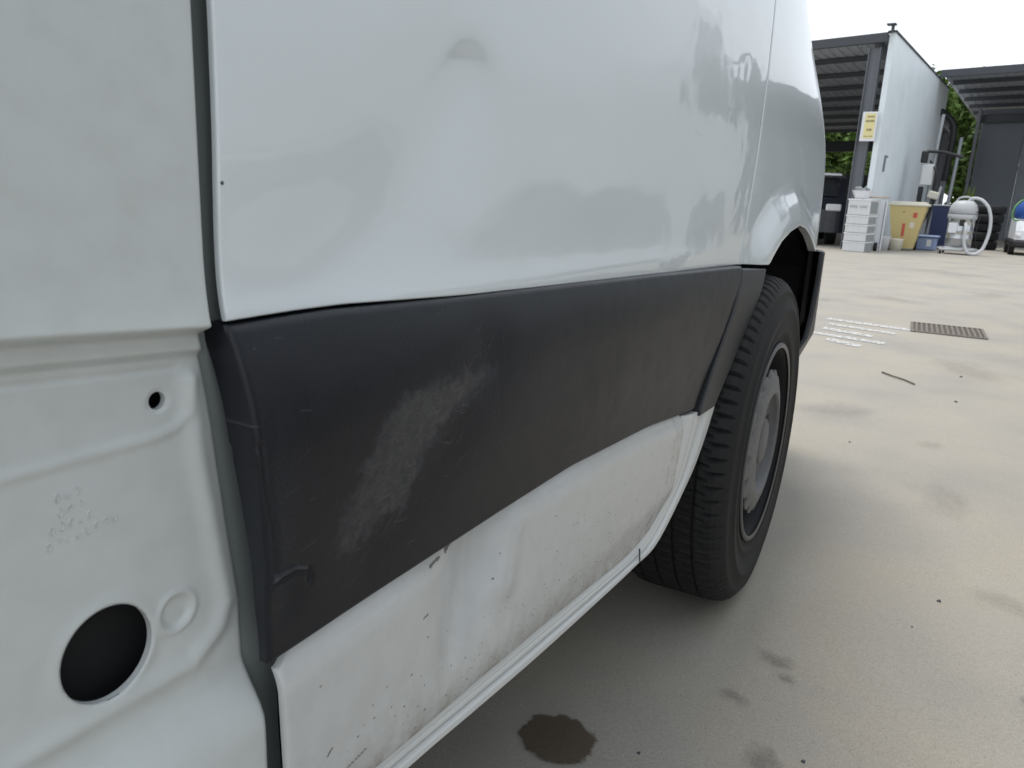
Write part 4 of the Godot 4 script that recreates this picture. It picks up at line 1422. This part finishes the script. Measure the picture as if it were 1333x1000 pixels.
	for p in [Vector3(-0.3, 0.13, -0.36), Vector3(-0.3, 0.13, 0.38), Vector3(0.6, 0.13, -0.36), Vector3(0.6, 0.13, 0.38)]:
		st = mb()
		rod(st, p - Vector3(0, 0, 0.05), p + Vector3(0, 0, 0.05), 0.13, -1, 20)
		obj("cart_wheel", st, M.rubber, t)
	for z in [-0.30, 0.34]:
		st = mb()
		lathe(st, [Vector2(0.001, 0.05), Vector2(0.05, 0.03), Vector2(0.07, 0.0)], 16, Transform3D(Basis(Vector3(0, 0, 1), Vector3(-1, 0, 0), Vector3(0, -1, 0)), Vector3(-0.52, 0.40, z)))
		obj("headlight", st, M.lamp_clear, t)
	t = thing("blue_bag", "blue canvas bag lying on the white utility cart", "bag", Vector3(19.9, 0.735, 0.98))
	st = mb()
	lathe(st, [Vector2(0.001, 0.0), Vector2(0.28, 0.0), Vector2(0.33, 0.08), Vector2(0.31, 0.24), Vector2(0.22, 0.36), Vector2(0.10, 0.42), Vector2(0.001, 0.43)], 18, Transform3D(), func(p, k, r): return r * (1.0 + 0.06 * sin(k * 2.1 + p.y * 14.0)))
	obj("sack", st, M.bag_blue, t)
	st = mb()
	lathe(st, [Vector2(0.001, 0.41), Vector2(0.045, 0.42), Vector2(0.05, 0.52), Vector2(0.03, 0.55), Vector2(0.001, 0.55)], 14)
	obj("red_cap", st, M.red, t)
	t = thing("green_hose", "loop of thin green hose hanging down the utility cart", "hose", Vector3(19.4, 0.6, 0.62))
	st = mb()
	tube(st, smooth_path([Vector3(0.3, 0.5, 0.3), Vector3(0.1, 0.52, 0.12), Vector3(-0.02, 0.36, 0.0), Vector3(-0.05, 0.20, -0.02), Vector3(-0.02, 0.10, 0.06), Vector3(0.04, 0.12, 0.14)], 0.03), 0.014, 8)
	obj("hose", st, M.hose_green, t)
	# --- dark car beyond the van
	t = thing("navy_car", "dark navy car parked under the open shed beyond the van", "car", Vector3(17.6, 0, -3.25), 0.25)
	st = mb()
	prism(st, PackedVector2Array([Vector2(0, 0.28), Vector2(0.02, 0.75), Vector2(0.25, 0.98), Vector2(0.6, 1.42), Vector2(0.9, 1.50), Vector2(2.5, 1.48), Vector2(3.2, 1.02), Vector2(4.2, 0.86), Vector2(4.3, 0.35), Vector2(3.75, 0.30), Vector2(3.70, 0.50), Vector2(3.4, 0.66), Vector2(3.1, 0.50), Vector2(3.05, 0.28), Vector2(1.25, 0.28), Vector2(1.2, 0.50), Vector2(0.9, 0.66), Vector2(0.6, 0.50), Vector2(0.55, 0.28)]), -0.86, 0.86)
	obj("car_body", st, M.car_navy, t)
	st = mb()
	prism(st, PackedVector2Array([Vector2(0.75, 1.02), Vector2(0.95, 1.40), Vector2(2.4, 1.38), Vector2(2.95, 1.02)]), -0.868, 0.868)
	obj("side_window", st, M.glass, t)
	st = mb()
	quad(st, Vector3(0.262, 1.03, -0.70), Vector3(0.262, 1.03, 0.70), Vector3(0.565, 1.40, 0.62), Vector3(0.565, 1.40, -0.62))
	obj("rear_window", st, M.glass, t)
	for z in [-0.62, 0.62]:
		st = mb()
		box(st, Vector3(0.005, 0.80, z), Vector3(0.05, 0.14, 0.30), 0.02)
		obj("tail_light", st, M.lamp_clear, t)
	for p in [Vector3(0.9, 0.31, 0.72), Vector3(3.4, 0.31, 0.72), Vector3(0.9, 0.31, -0.72), Vector3(3.4, 0.31, -0.72)]:
		st = mb()
		rod(st, p - Vector3(0, 0, 0.1), p + Vector3(0, 0, 0.1), 0.31, -1, 24)
		var w := obj("car_wheel", st, M.rubber, t)
		st = mb()
		rod(st, p - Vector3(0, 0, 0.106), p + Vector3(0, 0, 0.106), 0.19, -1, 20)
		obj("wheel_cover", st, M.rim_steel, w)
	st = mb()
	box(st, Vector3(0.55, 1.49, 0.0), Vector3(0.24, 0.04, 1.5), 0.015, Basis(Vector3.BACK, 0.1))
	obj("roof_spoiler", st, M.plastic_white, t)

func vacuum() -> void:
	var t := thing("drum_vacuum", "steel drum vacuum cleaner with looped grey hose on yard", "vacuum", Vector3(18.15, 0, -0.27), 0.0)
	var st := mb()
	lathe(st, [Vector2(0.001, 0.15), Vector2(0.225, 0.15), Vector2(0.235, 0.16), Vector2(0.235, 0.30), Vector2(0.240, 0.305), Vector2(0.240, 0.32), Vector2(0.235, 0.325), Vector2(0.235, 0.45), Vector2(0.240, 0.455), Vector2(0.240, 0.47), Vector2(0.235, 0.475), Vector2(0.235, 0.68), Vector2(0.245, 0.69), Vector2(0.001, 0.70)], 40)
	obj("drum", st, M.vacuum_steel, t)
	st = mb()
	lathe(st, [Vector2(0.001, 0.69), Vector2(0.255, 0.69), Vector2(0.262, 0.71), Vector2(0.262, 0.78), Vector2(0.25, 0.79), Vector2(0.25, 0.80), Vector2(0.258, 0.81), Vector2(0.25, 0.89), Vector2(0.22, 0.98), Vector2(0.16, 1.04), Vector2(0.001, 1.06)], 40)
	var head := obj("motor_head", st, M.vacuum_head, t)
	st = mb()
	tube(st, smooth_path([Vector3(0, 1.02, -0.15), Vector3(0, 1.10, -0.10), Vector3(0, 1.12, 0.05), Vector3(0, 1.04, 0.14)], 0.03), 0.018, 8)
	obj("lift_handle", st, M.vacuum_head, head)
	st = mb()
	lathe(st, [Vector2(0.254, 0.785), Vector2(0.263, 0.787), Vector2(0.263, 0.799), Vector2(0.254, 0.801)], 40)
	obj("band", st, M.mid_steel, head)
	for z in [-0.20, 0.20]:
		st = mb()
		box(st, Vector3(-0.16, 0.70, z), Vector3(0.05, 0.12, 0.035), 0.008)
		obj("clip", st, M.galvanised, t)
	st = mb()
	box(st, Vector3(-0.242, 0.62, 0.02), Vector3(0.03, 0.12, 0.10), 0.012)
	obj("inlet", st, M.black_plastic, t)
	st = mb()
	box(st, Vector3(-0.238, 0.52, -0.13), Vector3(0.004, 0.20, 0.15))
	obj("rating_plate", st, M.plastic_white, t)
	st = mb()
	tube(st, smooth_path([Vector3(-0.26, 0.09, -0.31), Vector3(-0.28, 0.10, 0.25), Vector3(0.1, 0.10, 0.31), Vector3(0.28, 0.10, 0.0), Vector3(0.1, 0.10, -0.31), Vector3(-0.26, 0.09, -0.31)], 0.05), 0.03, 8)
	box(st, Vector3(0, 0.12, 0), Vector3(0.46, 0.05, 0.46), 0.015)
	obj("trolley", st, M.vacuum_head, t)
	for p in [Vector3(-0.24, 0.045, -0.28), Vector3(-0.24, 0.045, 0.24), Vector3(0.24, 0.045, -0.24), Vector3(0.24, 0.045, 0.24)]:
		st = mb()
		rod(st, p - Vector3(0, 0, 0.02), p + Vector3(0, 0, 0.02), 0.045, -1, 14)
		obj("castor", st, M.rubber, t)
	st = mb()
	tube(st, smooth_path([Vector3(-0.27, 0.62, 0.08), Vector3(-0.34, 0.50, 0.10), Vector3(-0.36, 0.25, 0.11), Vector3(-0.38, 0.06, 0.20), Vector3(-0.34, 0.035, 0.32), Vector3(-0.24, 0.12, 0.43), Vector3(-0.16, 0.40, 0.50), Vector3(-0.12, 0.72, 0.49), Vector3(-0.08, 0.96, 0.40), Vector3(-0.04, 1.08, 0.27), Vector3(0.0, 1.10, 0.12), Vector3(0.0, 1.04, 0.06)], 0.014), 0.030, 10, 0.003)
	obj("hose", st, M.hose_grey, t)
	st = mb()
	tube(st, smooth_path([Vector3(-0.1, 0.85, 0.24), Vector3(-0.12, 0.75, 0.30), Vector3(-0.1, 0.5, 0.28), Vector3(-0.1, 0.3, 0.30), Vector3(0.1, 0.12, 0.34)], 0.04), 0.010, 6)
	obj("power_lead", st, M.black_plastic, t)

func patch_on_ground(called: String, poly: PackedVector2Array, y: float, m: Material) -> void:
	var st := mb()
	var tri := Geometry2D.triangulate_polygon(poly)
	st.set_smooth_group(-1)
	for i in range(0, tri.size(), 3):
		var a := poly[tri[i]]
		var b := poly[tri[i + 1]]
		var c := poly[tri[i + 2]]
		if (b - a).cross(c - a) < 0.0:
			var t := b
			b = c
			c = t
		for p in [a, b, c]:
			st.add_vertex(Vector3(p.x, y, p.y))
	obj(called, st, m, get_node("ground"))

func build_small() -> void:
	var rng := RandomNumberGenerator.new()
	rng.seed = 50
	# the wet stain beside the sill
	var wet := mat("wet_stain", srgb(0.105, 0.080, 0.056), 0.5)
	wet.albedo_texture = noise_tex(0.05, 71, [[0.0, 0.5, 1.0], [Color(0.7, 0.68, 0.66), Color(0.9, 0.9, 0.9), Color.WHITE]])
	wet.uv1_triplanar = true
	wet.uv1_world_triplanar = true
	wet.uv1_scale = Vector3.ONE * 3.0
	wet.albedo_texture = ImageTexture.create_from_image(stain_image(41, 0.84, 0.10, 0.13, 0.16))
	wet.uv1_triplanar = false
	wet.uv1_world_triplanar = false
	wet.uv1_scale = Vector3.ONE
	wet.albedo_color.a = 0.86
	wet.transparency = BaseMaterial3D.TRANSPARENCY_ALPHA
	var ws := mb()
	ws.set_smooth_group(-1)
	for k in [0, 1, 2, 0, 2, 3]:
		ws.set_uv([Vector2(0, 0), Vector2(1, 0), Vector2(1, 1), Vector2(0, 1)][k])
		ws.add_vertex([Vector3(0.915, 0.003, -0.535), Vector3(1.055, 0.003, -0.535), Vector3(1.055, 0.003, -0.375), Vector3(0.915, 0.003, -0.375)][k])
	obj("oil_stain", ws, wet, get_node("ground"))
	# soft dark stains: [x, z, size, colour, image]
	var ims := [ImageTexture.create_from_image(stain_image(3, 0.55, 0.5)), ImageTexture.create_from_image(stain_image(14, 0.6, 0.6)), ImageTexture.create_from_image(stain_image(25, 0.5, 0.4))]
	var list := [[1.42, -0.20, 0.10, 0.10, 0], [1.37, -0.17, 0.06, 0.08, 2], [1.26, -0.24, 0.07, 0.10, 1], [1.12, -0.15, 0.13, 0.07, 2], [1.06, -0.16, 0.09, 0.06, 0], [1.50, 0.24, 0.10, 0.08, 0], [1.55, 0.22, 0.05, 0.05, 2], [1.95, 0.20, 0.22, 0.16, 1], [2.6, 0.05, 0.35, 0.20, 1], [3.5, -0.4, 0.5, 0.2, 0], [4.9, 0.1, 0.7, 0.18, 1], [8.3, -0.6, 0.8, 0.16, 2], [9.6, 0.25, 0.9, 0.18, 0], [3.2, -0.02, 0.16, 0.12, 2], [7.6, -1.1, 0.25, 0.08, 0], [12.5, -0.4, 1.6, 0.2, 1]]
	for s in list:
		var m := StandardMaterial3D.new()
		m.resource_name = "soft_stain"
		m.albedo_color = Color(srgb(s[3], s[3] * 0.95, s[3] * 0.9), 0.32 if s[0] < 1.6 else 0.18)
		m.albedo_texture = ims[s[4]]
		m.transparency = BaseMaterial3D.TRANSPARENCY_ALPHA
		m.roughness = 0.8
		var st := mb()
		var h: float = s[2]
		var a := rng.randf() * TAU
		var c := Vector3(s[0], 0.004 + 0.0005 * list.find(s), s[1])
		var e := Vector3(cos(a), 0, sin(a)) * h
		var f := Vector3(-sin(a), 0, cos(a)) * h * 0.6
		st.set_smooth_group(-1)
		for k in [0, 1, 2, 0, 2, 3]:
			st.set_uv([Vector2(0, 0), Vector2(1, 0), Vector2(1, 1), Vector2(0, 1)][k])
			st.add_vertex(c + [-e - f, e - f, e + f, -e + f][k])
		obj("stain", st, m, get_node("ground"))
	# worn white marking: bars of a painted sign
	var wpaint := mat("road_paint", srgb(0.60, 0.60, 0.59), 0.7)
	wpaint.albedo_texture = noise_tex(0.04, 72, [[0.0, 0.36, 0.5, 0.7, 1.0], [Color(1, 1, 1, 0.05), Color(1, 1, 1, 0.25), Color(1, 1, 1, 0.7), Color(1, 1, 1, 0.9), Color.WHITE]])
	wpaint.transparency = BaseMaterial3D.TRANSPARENCY_ALPHA
	wpaint.uv1_triplanar = true
	wpaint.uv1_world_triplanar = true
	wpaint.uv1_scale = Vector3.ONE * 1.2
	for b in [[6.32, -0.58, 0.62, 0.055], [6.05, -0.60, 0.46, 0.05], [5.80, -0.66, 0.34, 0.055], [5.55, -0.64, 0.50, 0.05], [5.33, -0.62, 0.22, 0.06]]:
		var c := Vector2(b[0], b[1])
		var e := Vector2(-0.06, b[2] * 0.5)
		var f := Vector2(b[3], 0.0)
		var pp := PackedVector2Array()
		var ring := []
		for k in 9:
			ring.append(c + e * lerpf(-1, 1, k / 8.0) + f * (1.0 + rng.randf_range(-0.2, 0.15)))
		for k in 9:
			ring.append(c + e * lerpf(1, -1, k / 8.0) - f * (1.0 + rng.randf_range(-0.2, 0.15)))
		for p in ring:
			pp.append(p)
		patch_on_ground("painted_marking", pp, 0.004, wpaint)
	# drain grate
	var t := thing("drain_grate", "rusty rectangular drain grate set into the concrete yard", "drain", Vector3(6.48, 0, -0.06), 0.06)
	var rust := mat("grate_iron", srgb(0.26, 0.25, 0.235), 0.75)
	rust.albedo_texture = noise_tex(0.05, 73, [[0.0, 1.0], [Color(0.6, 0.55, 0.5), Color.WHITE]])
	rust.uv1_triplanar = true
	rust.uv1_scale = Vector3.ONE * 2.0
	var st := mb()
	for z in [-0.235, 0.235]:
		box(st, Vector3(0, 0.004, z), Vector3(0.50, 0.012, 0.02), 0.002)
	for x in [-0.245, 0.245]:
		box(st, Vector3(x, 0.004, 0), Vector3(0.02, 0.012, 0.45), 0.002)
	obj("frame", st, rust, t)
	st = mb()
	box(st, Vector3(0, 0.0015, 0), Vector3(0.468, 0.003, 0.448))
	obj("pit", st, M.bark, t)
	for k in 13:
		st = mb()
		box(st, Vector3(0, 0.006, -0.204 + k * 0.034), Vector3(0.466, 0.009, 0.016), 0.002)
		obj("bar", st, rust, t)
	# twig and pebbles
	st = mb()
	tube(st, [Vector3(4.50, 0.006, -0.31), Vector3(4.42, 0.008, -0.25), Vector3(4.37, 0.007, -0.19), Vector3(4.30, 0.006, -0.14)], 0.0038, 6)
	tag(obj("twig", st, M.bark), "thin dark twig lying on the concrete beyond the wheel", "twig")
	var peb := [[1.88, 0.065, 0.008, "black pebble on open concrete right of the tyre"], [1.16, -0.10, 0.006, "small black pebble near the bottom stains on the concrete"], [1.03, -0.33, 0.005, "small dark pebble in the van's shade above the brown stain"], [1.72, 0.02, 0.004, "tiny dark chip on the concrete below the black pebble"], [3.05, -0.28, 0.007, "dark chip on the concrete just right of the tyre's side"], [4.05, 0.05, 0.012, "short dark chip on the concrete beyond the twig"], [4.7, 0.06, 0.012, "dark speck on the concrete nearest the drain grate"]]
	for p in peb:
		st = mb()
		var r: float = p[2] * 0.6
		lathe(st, [Vector2(0.0001, 0.0), Vector2(r * 0.9, 0.0), Vector2(r, r * 0.35), Vector2(r * 0.6, r * 0.8), Vector2(0.0001, r * 0.9)], 9, Transform3D(), func(_q, k, rr): return rr * (1.0 + 0.25 * sin(k * 2.3)))
		var o := obj(numbered("pebble"), st, M.dark_steel, self, Vector3(p[0], 0.0, p[1]))
		tag(o, p[3], "pebble")
	# loose grit
	st = mb()
	st.set_smooth_group(-1)
	for k in 2600:
		var d := 0.7 + 5.0 * pow(rng.randf(), 1.6)
		var p := Vector3(d, 0.001, rng.randf_range(-0.75, 0.7))
		var r := rng.randf_range(0.0006, 0.0018)
		var a := rng.randf() * TAU
		var q := [Vector3(cos(a), 0, sin(a)) * r, Vector3(cos(a + 2.1), 0, sin(a + 2.1)) * r, Vector3(cos(a + 4.2), 0, sin(a + 4.2)) * r]
		var tp := Vector3(0, r * 0.4, 0)
		for i in 3:
			for v in [p + q[i], p + tp, p + q[(i + 1) % 3]]:
				st.add_vertex(v)
	var grit := obj("grit", st, mat("grit", srgb(0.52, 0.49, 0.44), 0.9))
	grit.set_meta("kind", "stuff")
	tag(grit, "loose pale grit scattered over the concrete beside the van", "grit")
